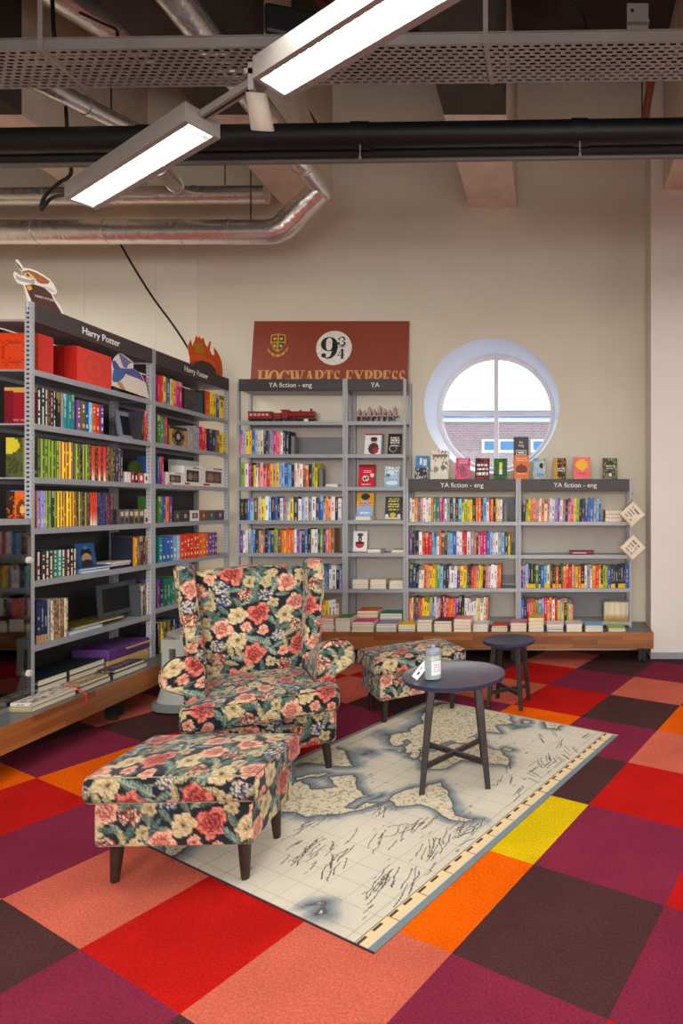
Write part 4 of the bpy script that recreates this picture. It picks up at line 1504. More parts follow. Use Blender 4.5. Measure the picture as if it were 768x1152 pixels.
CREAM = (228, 214, 188)
PILES = [  # px0, px1, front depth into room, top y, colours top to bottom, words
    (351.4, 376, 5.115, 694, 'srwwr', 'salmon'), (376.5, 394, 5.115, 693.5, 'gwewe', 'green'), (395, 420.5, 5.115, 698, 'mwme', 'magenta'), (422.5, 446.5, 5.12, 700, 'vwae', 'pale lilac'),
    (447, 467.5, 5.115, 701, 'ywd', 'yellow'), (468.5, 486, 5.12, 695.5, 'aeee', 'grey'), (487.5, 508.4, 5.115, 697, 'deee', 'dark'), (509.8, 530.5, 5.115, 695, 'seoe', 'salmon'), (531.5, 549, 5.12, 701, 'wee', 'white'),
    (552.5, 571, 5.115, 702, 'iee', 'vermilion'), (573.5, 592.5, 5.12, 699, 'kee', 'pink'), (594, 612, 5.115, 693.5, 'yyee', 'yellow'), (614.5, 634.5, 5.115, 701, 'wbb', 'white'), (636.5, 655, 5.12, 700.5, 'wee', 'white'),
    (658, 679, 5.115, 702, 'cee', 'light blue'), (684, 704, 5.12, 705, 'lee', 'lime')]
for pi, (p0, p1, Y0, ytop, cols, word) in enumerate(PILES):
    S = F / Y0
    w = (p1 - p0) / S * .96
    X = (p0 - PX) / S
    ztop_ = H - (ytop - PY) * (Y0 + .06) / F
    tot = max(.03, ztop_ - .266)
    n = len(cols)
    z = .2655
    for k, ch in enumerate(reversed(cols)):
        t = tot / n
        pos = 'on top' if k == n - 1 else ('at the bottom' if k == 0 else ORD[n - 1 - k] + ' from top')
        yw = random.uniform(-1.2, 1.2)
        b = BC['B3']
        lie('B3', X - b['x0'] + random.uniform(.0, .003), Y0 - 5.32 + random.uniform(0, .008), z, t - .0012, w, .18, jit(PAL[ch][0]),
            '%s book %s of %s pile from left along back platform' % (PAL[ch][1], pos, ordinal(pi + 1)), 'piles of books lying on the back platform', yw, style='plain')
        z += t
for (p0, p1, ytop, ch, word, key) in ((400.6, 425, 686, 'os', 'orange', 'B2'), (426.6, 452.5, 689, 'tV', 'teal', 'B2')):
    Y0 = 5.325
    S = F / Y0
    z = .2655
    b = BC['B2']
    ztop_ = H - (ytop - PY) * (Y0 + .05) / F
    seq = [ch[0], 'e', ch[1], 'e', 'w']
    t = (ztop_ - z) / 5
    for k in range(5):
        c = seq[4 - k]
        pos = 'on top' if k == 4 else ('at the bottom' if k == 0 else ORD[4 - k] + ' from top')
        lie('B2', (p0 - PX) / S - b['x0'] + random.uniform(0, .003), .012, z, t - .0012, (p1 - p0) / S * .97, .18, jit(PAL[c][0]),
            '%s book %s of %s-topped pile at foot of narrow bookcase' % (PAL[c][1], pos, word), 'piles at the foot of the narrow bookcase')
        z += t
def flat(key, p0, p1, y0, n, z, cols, label, ly=.03, dp=.17, grp=None):
    b = BC[key]
    Y0 = 5.32 + ly
    S = F / Y0
    zt = H - (y0 - PY) / S
    t = (zt - z) / n
    for k in range(n):
        c = cols[n - 1 - k]
        pos = '' if n == 1 else ('top ' if k == n - 1 else ('bottom ' if k == 0 else 'middle '))
        lie(key, (p0 - PX) / S - b['x0'], ly + (0.004 * (k % 2)), z + k * t, t - .001, (p1 - p0) / S, dp, jit(PAL[c][0]), (pos + '%s %s' % (PAL[c][1], label)), grp or ('books lying flat in the %s' % CASE[key]))
flat('B2', 399, 417, 581, 1, Z3, 'e', 'book lying under the yellow and blue face-out book')
flat('B2', 413, 428, 618, 1, Z4, 'w', 'book lying beside the white face-out book with emblem', .06)
flat('B2', 440, 454, 618.5, 1, Z4, 'e', 'book lying at the right end of fifth shelf, narrow bookcase')
flat('B2', 396, 414, 652, 2, ZS[5], 'we', 'book in left pile on sixth shelf of narrow bookcase', .03)
flat('B2', 416, 434, 652, 2, ZS[5], 'ww', 'book in middle pile on sixth shelf of narrow bookcase', .03)
flat('B2', 437.5, 453.5, 653, 2, ZS[5], 'ew', 'book in right pile on sixth shelf of narrow bookcase', .03)
flat('B1', 366, 380, 544.5, 1, ZS[2], 'w', 'book lying alone at right end of third shelf under toy train', .03)
flat('B4', 680.5, 699, 574, 3, ZL[0], 'eke', 'book of the flat stack at right end of top shelf, low bookcase', .03)
_b = BC['B4']
_R = Matrix(((0, 0, -1, 0), (0, 1, 0, 0), (1, 0, 0, 0), (0, 0, 0, 1)))
add_book(_b['M'] @ Matrix.Translation((lx_of('B4', 668, .03), .03, ZL[1] + .0004)) @ _R, .030, .22, .15, (122, 34, 48), 'dark red book lying alone on the nearly empty second shelf, right low bookcase', 'books lying flat in the low bookcase at right end', 5000, style='plain')

# lying and face-out pieces on the left bookcases
gL = 'large books on the left bookcases'
def lieL(key, px0, px1, z, t, dp, ch, label, ly=.02, yaw=0, **k):
    b = BC[key]
    a0, a1 = lx_of(key, px0, ly), lx_of(key, px1, ly)
    lie(key, a0, ly, z, t, a1 - a0, dp, PAL[ch][0] if isinstance(ch, str) else ch, label, gL, yaw, 3000, **k)
faceout('L1', 86, 106.5, 603, 633, .926, [('bg', (40, 96, 150)), ('ell', .5, .62, .3, .2, (34, 28, 34)), ('ell', .5, .45, .26, .18, (206, 160, 120)), ('ell', .5, .2, .34, .2, (60, 34, 30)), ('ell', .5, .84, .16, .06, (70, 140, 190))],
        'blue face-out comic with a dark-haired head, fifth shelf of near left bookcase', gL, 8, (40, 90, 140), back=.14)
lieL('L1', 92, 124, .926, .014, .15, 'c', 'light blue book lying at the front of the fifth shelf, near left bookcase')
lieL('L1', 90, 147, .9416, .013, .17, 'b', 'blue book lying across others on the fifth shelf, near left bookcase', .03)
lieL('L1', 127, 149, .9558, .012, .15, 'e', 'small cream book topping the lying books, fifth shelf, near left bookcase', .035)
faceout('L1', 127, 149, 603, 632, .9695, [('bg', (26, 28, 36)), ('ell', .5, .6, .3, .3, (56, 60, 84)), ('rect', 0, 0, 1, .1, (60, 60, 80))], 'near-black face-out book at the back of fifth shelf, near left bookcase', gL, 5, (26, 28, 34), back=.2)
lieL('L1', 78, 116, .572, .018, .2, 'c', 'light blue large book lying on the sixth shelf, near left bookcase')
lieL('L1', 84, 140, .5915, .012, .2, 'x', 'olive large book lying over a light blue one, sixth shelf', .04)
# platform edge: big art books and a purple case
b_pl = .2655
lieL('L1', 36, 86, b_pl, .026, .118, (150, 140, 120), 'patterned large book at the near end of the left platform, bottom of stack', -.128, style='mottle')
lieL('L1', 36, 88, b_pl + .028, .020, .112, (206, 196, 178), 'cream patterned large book with red ribbon, topping the near stack on left platform', -.128, art=[('bg', (206, 196, 178)), ('mottle', .15, (120, 104, 88)), ('rect', .1, .3, .5, .5, (226, 220, 206)), ('mottle', .6, (80, 60, 54))])
lieL('L1', 89, 125, b_pl, .030, .118, (70, 66, 66), 'dark large book lying mid-platform beside the near stack', -.128)
lieL('L1', 90, 123, b_pl + .032, .018, .110, (170, 150, 110), 'tan large book lying on a dark one, middle of left platform', -.126, art=[('bg', (160, 140, 104)), ('mottle', .3, (110, 92, 70)), ('lines', .2, .4, .8, .6, 2, (226, 214, 180))])
lieL('L1', 127, 166, b_pl, .034, .118, (60, 56, 62), 'charcoal large book at the far end of left platform front', -.128)
lieL('L1', 129, 163, b_pl + .036, .020, .108, (52, 44, 66), 'dark plum large book topping the far stack on left platform', -.126, art=[('bg', (52, 44, 66)), ('mottle', .25, (110, 84, 96)), ('lines', .2, .4, .8, .6, 2, (170, 160, 150))])
for q, (cc, lb) in enumerate((((36, 48, 46), 'dark green large book lying behind the cream one, lowest of its stack'), ((56, 60, 64), 'slate large book in the middle of the stack behind the cream one'), ((30, 44, 42), 'dark green large book topping the stack behind the cream one'))):
    lieL('L1', 42.5, 76, b_pl + .036 * q, .034, .23, cc, lb, .006)
for q, (cc, lb) in enumerate((((62, 66, 72), 'steel-grey large book under dark teal ones behind the tan book'), ((48, 54, 58), 'charcoal large book amid the stack behind the tan book'), ((34, 48, 48), 'dark teal large book topping the stack behind the tan book'))):
    lieL('L1', 78, 118, b_pl + .036 * q, .034, .23, cc, lb, .006)

# ================================================================== OTHER BOOKCASE GOODS
def case_box(key, px0, px1, z, h, dp, cols, name, label, cat, group=None, ly=.02, art=None, arts=None, lift=0):
    """printed carton: front art on aisle side, other sides flat colour"""
    b = BC[key]
    a0, a1 = max(.0222, lx_of(key, px0, ly)), min(b['w'] - .0222, lx_of(key, px1, ly))
    if b['left']:
        Mo = b['M'] @ Matrix.Translation((a0, ly, z + .0006))
    else:
        Mo = b['M'] @ Matrix.Translation((a0, ly, z + .0006))
    w = a1 - a0
    mb = MB()
    mb.box(0, w, 0, dp, 0, h, lin(cols))
    if art:
        nu, nv = 22, 20
        for i in range(nu):
            for j in range(nv):
                c = art_color(art, (i + .5) / nu, (j + .5) / nv)
                mb.face([(w * i / nu, -.0004, h * j / nv), (w * (i + 1) / nu, -.0004, h * j / nv), (w * (i + 1) / nu, -.0004, h * (j + 1) / nv), (w * i / nu, -.0004, h * (j + 1) / nv)], lin(c))
    if arts:
        nu, nv = 14, 18
        for i in range(nu):
            for j in range(nv):
                c = art_color(arts, (i + .5) / nu, (j + .5) / nv)
                mb.face([(-.0004, dp * (1 - i / nu), h * j / nv), (-.0004, dp * (1 - (i + 1) / nu), h * j / nv), (-.0004, dp * (1 - (i + 1) / nu), h * (j + 1) / nv), (-.0004, dp * (1 - i / nu), h * (j + 1) / nv)], lin(c))
    o = mb.build(name, M_CARD, None)
    o.matrix_world = Mo
    tag(o, label, cat, group)
    return o
gB = 'boxed gift sets on the left bookcases'
RDB, RDB2 = (214, 52, 36), (190, 34, 22)
case_box('L1', 43, 60, 2.085, .215, .26, RDB, 'gift_box', 'red gift box at the near end of the top shelf', 'box', gB, .03, [('bg', (206, 52, 44))], [('bg', (216, 66, 14)), ('ring', .5, .5, .3, .3, (176, 46, 10)), ('mottle', .6, (196, 52, 10))])
case_box('L1', 86.5, 125, 2.085, .212, .155, RDB2, 'gift_box', 'bright red gift box with a ringed emblem in middle of top shelf', 'box', gB, .015,
         [('bg', (222, 62, 52)), ('ring', .5, .52, .30, .36, (196, 70, 52)), ('ring', .5, .52, .19, .23, (200, 76, 56)), ('ell', .5, .52, .08, .1, (196, 70, 52))], [('bg', (186, 34, 20)), ('rect', .45, 0, .5, 1, (150, 24, 16)), ('mottle', .6, (170, 30, 18))])
gW = 'small white boxes with windows on the corner bookcase'
def win_box(key, px0, px1, z, h, dp, label, ly=.03, tint=(70, 60, 56), acc=(180, 60, 50)):
    case_box(key, px0, px1, z, h, dp, (226, 222, 214), 'figure_box', label, 'box', gW, ly,
             [('bg', (226, 222, 214)), ('rect', .12, .2, .88, .8, tint), ('ell', .35, .48, .14, .2, (150, 120, 96)), ('ell', .65, .48, .14, .2, (120, 96, 84)), ('rect', .05, .05, .3, .15, acc), ('rect', .5, .88, .9, .94, BK)], [('bg', (232, 228, 222))])
win_box('L2', 188, 205.5, 1.495, .095, .12, 'low white window box, left of four on the third corner shelf', .03)
win_box('L2', 207, 226, 1.495, .155, .12, 'tall white window box with dark front, third corner shelf', .03, (52, 48, 50))
win_box('L2', 227.5, 252, 1.495, .165, .12, 'wide white window box with two figures, third corner shelf', .03, (96, 70, 60))
case_box('L2', 199, 224, 1.495, .215, .07, (224, 220, 212), 'figure_box', 'white box standing behind the window boxes, third corner shelf', 'box', gW, .18, [('bg', (222, 218, 208)), ('rect', .1, .1, .9, .55, (180, 176, 170))])
for q, (a, b2, c) in enumerate(((196, 203, (70, 76, 70)), (204, 213, (60, 58, 64)), (214.5, 224, (226, 222, 214)), (225, 233, (150, 80, 60)), (234, 242, (90, 96, 90)), (243, 252, (84, 80, 96)))):
    case_box('L2', a, b2, 1.215, .085, .08, c, 'figure_box', '%s little box, %s of six from the left on fourth corner shelf' % (['grey', 'dark', 'white', 'rust', 'grey-green', 'slate'][q], ORD[q]), 'box', 'little boxes on the fourth corner shelf', .03,
             [('bg', c), ('rect', .2, .25, .8, .75, (40, 38, 40)), ('ell', .5, .5, .2, .22, (170, 150, 130))])
case_box('L2', 190.5, 210, 1.79, .15, .11, (150, 110, 50), 'camera_box', 'tan carton with a round black lens motif on second corner shelf', 'box', None, .03,
         [('bg', (186, 150, 84)), ('ell', .5, .5, .26, .34, (40, 34, 30)), ('ring', .5, .5, .36, .46, (90, 66, 40)), ('ell', .5, .5, .1, .13, (170, 170, 170)), ('rect', 0, .85, 1, 1, (60, 44, 34))])
for q, (a, b2) in enumerate(((142, 147), (147.6, 151), (151.6, 155), (155.6, 162), (162.6, 170))):
    c = [(220, 214, 206), (170, 40, 44), (54, 48, 50), (206, 80, 50), (232, 230, 226)][q]
    case_box('L1', a, b2, 1.495, .07, .06, c, 'card_box', '%s tiny card box, %s of five on third shelf near left bookcase' % (['cream', 'red', 'black', 'orange', 'white'][q], ORD[q]), 'box', 'tiny card boxes on the third shelf', .02, [('bg', c), ('ell', .5, .5, .25, .25, BK if q == 4 else WH)])
for q, (a, b2) in enumerate(((135, 139.5), (140, 145), (145.6, 150), (150.6, 156), (156.6, 162), (162.6, 170))):
    c = [(90, 84, 84), (120, 112, 104), (80, 72, 80), (140, 112, 80), (110, 96, 84), (214, 200, 190)][q]
    case_box('L1', a, b2, 1.215, .098, .08, c, 'card_box', '%s small box, %s of six on fourth shelf near left bookcase' % (['grey', 'stone', 'mauve-grey', 'tan', 'taupe', 'pale'][q], ORD[q]), 'box', 'small boxes on the fourth shelf', .02,
             [('bg', c), ('rect', .15, .55, .85, .85, (210, 196, 160)), ('rect', .2, .1, .8, .4, (50, 46, 48))])
case_box('L2', 209, 228, 2.085, .17, .12, (74, 70, 70), 'gift_box', 'dark grey box between the coloured books on the top corner shelf', 'box', None, .03, [('bg', (78, 72, 72)), ('mottle', .3, (50, 46, 48)), ('rect', .72, 0, 1, 1, (48, 84, 84))])
# green toy cushion on the third shelf
gt = MB()
bL = BC['L1']
a0, a1 = lx_of('L1', 152, .12), lx_of('L1', 168, .12)
gt.lathe([(.005, 0), (.05, .006), (.072, .04), (.076, .09), (.066, .14), (.03, .168), (.002, .172)], 0, 0, 28, None, 1, .5)
o = gt.build('plush_toy', mat('moss_green_plush', (84, 104, 44), .95, 0, .3, 60, .5), None, smooth='all')
o.matrix_world = bL['M'] @ Matrix.Translation(((a0 + a1) / 2, .17, 1.4956))
tag(o, 'moss green plush toy at the far end of third shelf, near left bookcase', 'toy')
# picture frames / display box
def frame_thing(px0, px1, z, h, label, ly, lean, fr_c, in_c, w=.16):
    b = BC['L1']
    a0, a1 = lx_of('L1', px0, ly), lx_of('L1', px1, ly)
    w = a1 - a0
    t = thing('picture_frame', label, 'picture frame')
    t.matrix_world = b['M'] @ Matrix.Translation((a0, ly, z + .0006)) @ Matrix.Rotation(math.radians(-lean), 4, 'X')
    fm = MB()
    bw = min(.03, w * .22)
    for q in ((0, w, 0, bw), (0, w, h - bw, h), (0, bw, bw, h - bw), (w - bw, w, bw, h - bw)):
        fm.box(q[0], q[1], -.016, 0, q[2], q[3])
    fm.build('frame', mat('frame_' + label.split()[0], fr_c, .4, .2), t)
    pm = MB()
    pm.box(bw, w - bw, -.010, -.002, bw, h - bw)
    pm.build('picture', mat('inlay_' + label.split()[0], in_c, .5), t)
    return t
frame_thing(133, 157, 1.79, .195, 'silver picture frame with dark centre on second shelf, near left bookcase', .10, 10, (150, 158, 172), (24, 24, 30))
frame_thing(110, 153, .606, .215, 'dark glass-fronted display frame on sixth shelf, near left bookcase', .10, 4, (74, 82, 84), (20, 22, 24))
# purple case on the platform
pc = thing('presentation_case', 'purple hinged presentation case on a cream box, left platform far end', 'case')
a0, a1 = lx_of('L1', 121, .01), .968
pc.matrix_world = bL['M'] @ Matrix.Translation((a0, .008, .2655))
wq = a1 - a0
pm = MB(); pm.box(.005, wq * .98, 0, .22, .0005, .075)
pm.build('cream_box', mat('cream_card', (206, 170, 104), .6), pc)
pm = MB(); pm.box(-.0, wq, -.004, .235, .0755, .150)
bevel(pm.build('case_body', mat('purple_cloth', (92, 52, 116), .6), pc), .006)
pm = MB(); pm.box(wq * .4, wq + .002, -.010, -.0045, .118, .130)
pm.build('cream_band', mat('cream_card'), pc)
# red ribbon bookmark hanging over the platform edge
rb = MB()
xr = lx_of('L1', 84, -.135)
pA = bL['M'] @ Vector((xr, -.134, .318))
rb.tube(smooth_path([pA + Vector((-.05, 0, .002)), pA + Vector((.0, 0, .002)), pA + Vector((.025, 0, -.02)), pA + Vector((.064, .0, -.042)), pA + Vector((.067, 0, -.10))], 5), .0035, 6)
tag(rb.build('ribbon_bookmark', mat('red_ribbon', (206, 30, 34), .6), None, smooth='all'), 'thin red ribbon bookmark hanging over the left platform edge', 'ribbon')

# bookends
for key, px, si in (('B1', 327.5, 1), ('B1', 359, 2), ('B3', 566.5, 0)):
    b = BC[key]
    a = lx_of(key, px, .03)
    mb = MB()
    mb.box(0, .0025, 0, .14, .001, .165)
    mb.box(0, .10, 0, .14, .0006, .003)
    mb.box(.0025, .03, .01, .012, .003, .16)
    o = mb.build('bookend', M_MIDBACK, None)
    o.matrix_world = b['M'] @ Matrix.Translation((a, .02, b['zs'][si] + .0002))
    tag(o, 'grey steel bookend closing the books on %s shelf, %s' % (ORD[si], CASE[key]), 'bookend', 'steel bookends')

# ---- toy train on the top shelf
def wpos(px, Y):
    return (px - PX) * Y / F
Yt = 5.42
St = F / Yt
M_TRED = mat('toy_red', (146, 40, 40), .4, 0, .06)
M_TBLK = mat('toy_black', (38, 34, 36), .45)
M_TGRY = mat('toy_rail_grey', (120, 108, 104), .5)
zt = 2.0856
car = thing('toy_carriage', 'red toy railway carriage behind the locomotive on the top shelf', 'toy train', (wpos(280, Yt), Yt, zt))
L = 27 / St
mb = MB(); mb.box(.005, L - .005, -.028, .028, .034, .088); mb.box(.0, L, -.031, .031, .088, .098)
bevel(mb.build('body', M_TRED, car), .003)
mb = MB()
for k in range(5):
    mb.box(.02 + k * .036, .044 + k * .036, -.0288, -.0282, .058, .08)
mb.build('windows', mat('toy_cream', (206, 180, 150), .5), car)
mb = MB(); mb.box(.004, L - .004, -.026, .026, .022, .034)
for k in range(4):
    x = .03 + k * (L - .06) / 3
    mb.tube([(x, -.03, .016), (x, .03, .016)], .0125, 14)
mb.build('bogies', M_TBLK, car)
loc = thing('toy_locomotive', 'red toy steam locomotive with black wheels on the top shelf', 'toy train', (wpos(309.5, Yt), Yt, zt))
L = 46 / St
mb = MB()
mb.tube([(L * .32, 0, .074), (L * .97, 0, .074)], .029, 20)
mb.lathe([(.010, .10), (.009, .118), (.013, .126)], L * .88, 0, 14)
mb.lathe([(.012, .10), (.010, .112), (.003, .118)], L * .62, 0, 14)
mb.build('boiler', M_TRED, loc, smooth=40)
mb = MB(); mb.box(L * .19, L * .33, -.03, .03, .036, .105); mb.box(L * .17, L * .35, -.033, .033, .105, .114)
mb.build('cab', M_TRED, loc)
mb = MB(); mb.box(0, L * .16, -.027, .027, .034, .078); mb.box(L * .0, L * .17, -.028, .028, .078, .084)
mb.build('tender', M_TRED, loc)
mb = MB(); mb.box(0, L, -.024, .024, .026, .036)
for x, r in ((.02, .012), (.05, .012), (.11, .017), (.155, .019), (.2, .019), (.25, .013), (.31, .013), (.345, .012)):
    if x < L - .01:
        mb.tube([(x, -.03, r + .003), (x, .03, r + .003)], r, 16)
mb.box(.1, .24, -.033, -.031, .016, .022)
mb.build('running_gear', M_TBLK, loc)
mb = MB(); mb.box(L * .74, L * .84, -.036, -.031, .006, .03)
mb.build('white_plate', M_TEXT, loc)
# model buildings on the narrow bookcase's top shelf
mdl = thing('model_castle', 'small grey and pink model castle with arches on narrow bookcase top shelf', 'model', (wpos(401, Yt), Yt, zt))
mb = MB()
L = 47 / St
for k in range(8):
    x = k * L / 8
    mb.box(x, x + .012, -.03, .03, 0, .05)
    mb.box(x, x + L / 8, -.034, .034, .05, .062)
mb.build('arcade', mat('model_stone', (150, 136, 132), .7, 0, .25, 90), mdl)
mb = MB()
for k, hh in enumerate((.10, .085, .12, .095, .13, .10, .09, .125)):
    x = .012 + k * L / 8.2
    mb.box(x, x + .028, -.022, .022, .062, hh)
    mb.lathe([(.017, hh), (.010, hh + .014), (.002, hh + .03)], x + .014, 0, 8)
mb.build('towers', mat('model_pink_stone', (176, 140, 136), .7, 0, .25, 90), mdl)
mb = MB()
for k in range(6):
    x = .03 + k * L / 6.6
    mb.box(x, x + .018, -.036, -.0345, .012, .042)
    mb.box(x, x + .009, -.0235, -.0222, .07, .085)
mb.build('openings', mat('model_dark', (56, 44, 46), .7), mdl)

# ---- tall dark sign on the low bookcase
sg = thing('shelf_sign', 'tall dark grey sign standing behind the orange book', 'sign', (wpos(577.5, 5.43), 5.43, ZTOP + .0005))
Ss = F / 5.43
ws, hs = 17 / Ss, (H - (491.5 - PY) / Ss) - ZTOP
mb = MB(); mb.box(0, ws, 0, .012, 0, hs)
bevel(mb.build('panel', M_HEAD, sg), .002)
text('lettering', 'be', .034, M_TEXT, Matrix.Translation((ws / 2, -.0012, hs - .048)) @ RX90, sg)
text('lettering', 'eng', .034, M_TEXT, Matrix.Translation((ws / 2, -.0012, hs - .078)) @ RX90, sg)
mb = MB()
for q in ((.022, ws - .022, hs - .165, hs - .160), (.022, ws - .022, hs - .125, hs - .120), (.022, .027, hs - .160, hs - .125), (ws - .027, ws - .022, hs - .160, hs - .125), (.04, ws - .04, hs - .15, hs - .135)):
    mb.box(q[0], q[1], -.0015, 0, q[2], q[3])
mb.build('pictogram', M_TEXT, sg)

# ---- tote bags
m_cv = mat('natural_canvas', (236, 223, 198), .9, 0, .06, 120, .3)
for q, (px, py, lab) in enumerate(((711, 578.5, 'upper cream canvas tote bag hanging on bookcase side beside the pier'), (711.5, 616, 'lower cream canvas tote bag hanging on bookcase side beside the pier'))):
    Yb = 5.25 - .012 * (q == 0)
    c = W(px, py, Yb)
    t = thing('tote_bag', lab, 'bag', c, 0, 'canvas tote bags')
    M = Matrix.Rotation(math.radians(-42 if q == 0 else -44), 4, 'Y')
    n = 14
    hw = .080
    for nm, yo, col in (('bag_body', 0, None),):
        mb = MB()
        vs = []
        for s, yy in ((0, -.006), (1, .006)):
            for i in range(n + 1):
                for j in range(n + 1):
                    a, b = -1 + 2 * i / n, -1 + 2 * j / n
                    bulge = (1 - a * a) * (1 - b * b) * .010
                    wv_ = .003 * math.sin(3 * a + 2 * b)
                    vs.append(M @ Vector((a * hw, yy * .5 + (-bulge if s == 0 else bulge * .6) + wv_, b * hw)))
        fs = []
        w1 = n + 1
        for s in (0, 1):
            o0 = s * w1 * w1
            for i in range(n):
                for j in range(n):
                    f = (o0 + i * w1 + j, o0 + (i + 1) * w1 + j, o0 + (i + 1) * w1 + j + 1, o0 + i * w1 + j + 1)
                    fs.append(f if s == 0 else f[::-1])
        bl = [i * w1 for i in range(n)] + [n * w1 + j for j in range(n)] + [i * w1 + n for i in range(n, 0, -1)] + [j for j in range(n, 0, -1)]
        for k in range(len(bl)):
            a, b = bl[k], bl[(k + 1) % len(bl)]
            fs.append((b, a, a + w1 * w1, b + w1 * w1))
        mb.add(vs, fs)
        mb.build(nm, m_cv, t, smooth='all')
    ink = MB()
    for k in range(4):
        for r in range(7):
            if rng.random() < .7:
                x0 = -.05 + k * .028
                z0 = -.035 + r * .012
                ink.box(x0, x0 + .011 + .006 * (k == 3), -.0165, -.0160, z0, z0 + .008, None, M)
    ink.build('printed_lettering', mat('dark_brown_ink', (84, 70, 58), .8), t)
    hd = MB()
    hook = Vector((0, .02, .125 if q == 0 else .105))
    hd.tube([M @ Vector((-.045, .0, .078)), hook * .9 + Vector((-.012, 0, 0)), hook, hook * .9 + Vector((.010, 0, 0)), M @ Vector((.03, 0, .079))], .005, 6)
    hd.build('handle', mat('canvas_strap', (170, 140, 86), .9), t, smooth='all')
hk = MB()
p = W(711.5, 556, 5.27)
hk.tube([p + Vector((0, .055, 0)), p, p + Vector((0, -.012, .008))], .004, 8)
hk.tube([p + Vector((0, .055, -.245)), p + Vector((0, 0, -.245)), p + Vector((0, -.012, -.237))], .004, 8)
tag(hk.build('bag_hook', M_STEEL, None, smooth='all'), 'small steel hook holding the canvas bags on the bookcase side', 'hook')

# ---- poster board with platform number
bd = thing('platform_sign', 'large brick-red board with platform number and gold lettering, leaning on wall', 'sign')
zb = 2.457 - .105 + .022
bx0, bx1 = -2.745, -1.318
bh = 3.045 - zb
ang = math.atan2(.085, bh)
bd.matrix_world = Matrix.Translation((bx0, 5.462, zb)) @ Matrix.Rotation(-ang, 4, 'X')
mb = MB(); mb.box(0, bx1 - bx0, 0, .018, 0, bh)
m_, nt_, b_ = new_mat('brick_red_board')
tcb = nt_.nodes.new('ShaderNodeTexCoord')
nzb = nt_.nodes.new('ShaderNodeTexNoise'); nzb.inputs['Scale'].default_value = 3
rpb = nt_.nodes.new('ShaderNodeValToRGB')
rpb.color_ramp.elements[0].color = lin((130, 56, 38)) + (1,)
rpb.color_ramp.elements[1].color = lin((150, 68, 48)) + (1,)
nt_.links.new(tcb.outputs['Object'], nzb.inputs['Vector']); nt_.links.new(nzb.outputs['Fac'], rpb.inputs['Fac']); nt_.links.new(rpb.outputs['Color'], b_.inputs['Base Color'])
b_.inputs['Roughness'].default_value = .45
mb.build('board', m_, bd)
bw = bx1 - bx0
Sb = F / 5.5
def bp(px, py):   # photo pixel -> board coordinates
    return ((px - PX) / Sb - bx0, (H - (py - PY) / Sb - zb) / math.cos(ang))
cx, cz = bp(375, 391)
M_GOLD = mat('gold_lettering', (216, 160, 96), .5)
mb = MB()
mb.prism([(cx + .163 * math.cos(2 * math.pi * k / 64), cz + .163 * math.sin(2 * math.pi * k / 64)) for k in range(64)], -.002, -.0002)
mb.build('number_disc', mat('disc_white', (226, 220, 208), .5), bd)
def ribbon(mb, pts, ws, y0=-.0034, y1=-.0021, sx=1, sz=1, ox=0, oz=0):
    P = [Vector((p[0] * sx + ox, p[1] * sz + oz)) for p in pts]
    n = len(P)
    if not hasattr(ws, '__len__'):
        ws = [ws] * n
    Lp, Rp = [], []
    for i in range(n):
        tg = (P[min(n - 1, i + 1)] - P[max(0, i - 1)])
        tg.normalize()
        nr = Vector((-tg.y, tg.x))
        Lp.append(P[i] + nr * ws[i] / 2)
        Rp.append(P[i] - nr * ws[i] / 2)
    for i in range(n - 1):
        mb.face([(Rp[i].x, y0, Rp[i].y), (Rp[i + 1].x, y0, Rp[i + 1].y), (Lp[i + 1].x, y0, Lp[i + 1].y), (Lp[i].x, y0, Lp[i].y)])
def arcpts(cx, cz, rx, rz, a0, a1, n=20):
    return [(cx + rx * math.cos(math.radians(a0 + (a1 - a0) * k / n)), cz + rz * math.sin(math.radians(a0 + (a1 - a0) * k / n))) for k in range(n + 1)]
num = MB()
# figure nine: fat-sided bowl, tail sweeping to a ball
o9x, o9z = cx - .045, cz
pts = arcpts(o9x, o9z + .035, .052, .064, 0, 360, 40)
ribbon(num, pts, [.008 + .040 * abs(math.cos(2 * math.pi * k / 40)) ** 2 for k in range(41)])
tail = [(o9x + .055, o9z + .035), (o9x + .056, o9z - .005), (o9x + .046, o9z - .050), (o9x + .022, o9z - .088), (o9x - .012, o9z - .100), (o9x - .042, o9z - .088)]
ribbon(num, tail, [.046, .050, .044, .026, .012, .010])
ribbon(num, [(o9x - .062, o9z - .070), (o9x - .036, o9z - .070)], .030, -.0035)
num.face([(o9x - .046 + .022 * math.cos(2 * math.pi * k / 20), -.0036, o9z - .072 + .022 * math.sin(2 * math.pi * k / 20)) for k in range(20)])
# three over a rule over four
tx, tz = cx + .075, cz + .065
ribbon(num, arcpts(tx - .006, tz + .018, .024, .020, 160, -90, 18), [.006] * 5 + [.014] * 9 + [.007] * 5)
ribbon(num, arcpts(tx - .006, tz - .022, .028, .022, 90, -165, 18), [.007] * 5 + [.018] * 9 + [.006] * 5)
num.face([(tx - .030 + .010 * math.cos(2 * math.pi * k / 16), -.0037, tz + .020 + .010 * math.sin(2 * math.pi * k / 16)) for k in range(16)])
num.face([(tx - .034 + .012 * math.cos(2 * math.pi * k / 16), -.0037, tz - .022 + .012 * math.sin(2 * math.pi * k / 16)) for k in range(16)])
ribbon(num, [(tx - .046, cz + .008), (tx + .034, cz + .008)], .004)
ribbon(num, [(tx + .004, cz - .010), (tx + .004, cz - .100)], .020)
ribbon(num, [(tx - .006, cz - .012), (tx - .036, cz - .070)], .006)
ribbon(num, [(tx - .040, cz - .072), (tx + .028, cz - .072)], .006, -.0036)
ribbon(num, [(tx - .012, cz - .100), (tx + .022, cz - .100)], .006, -.0036)
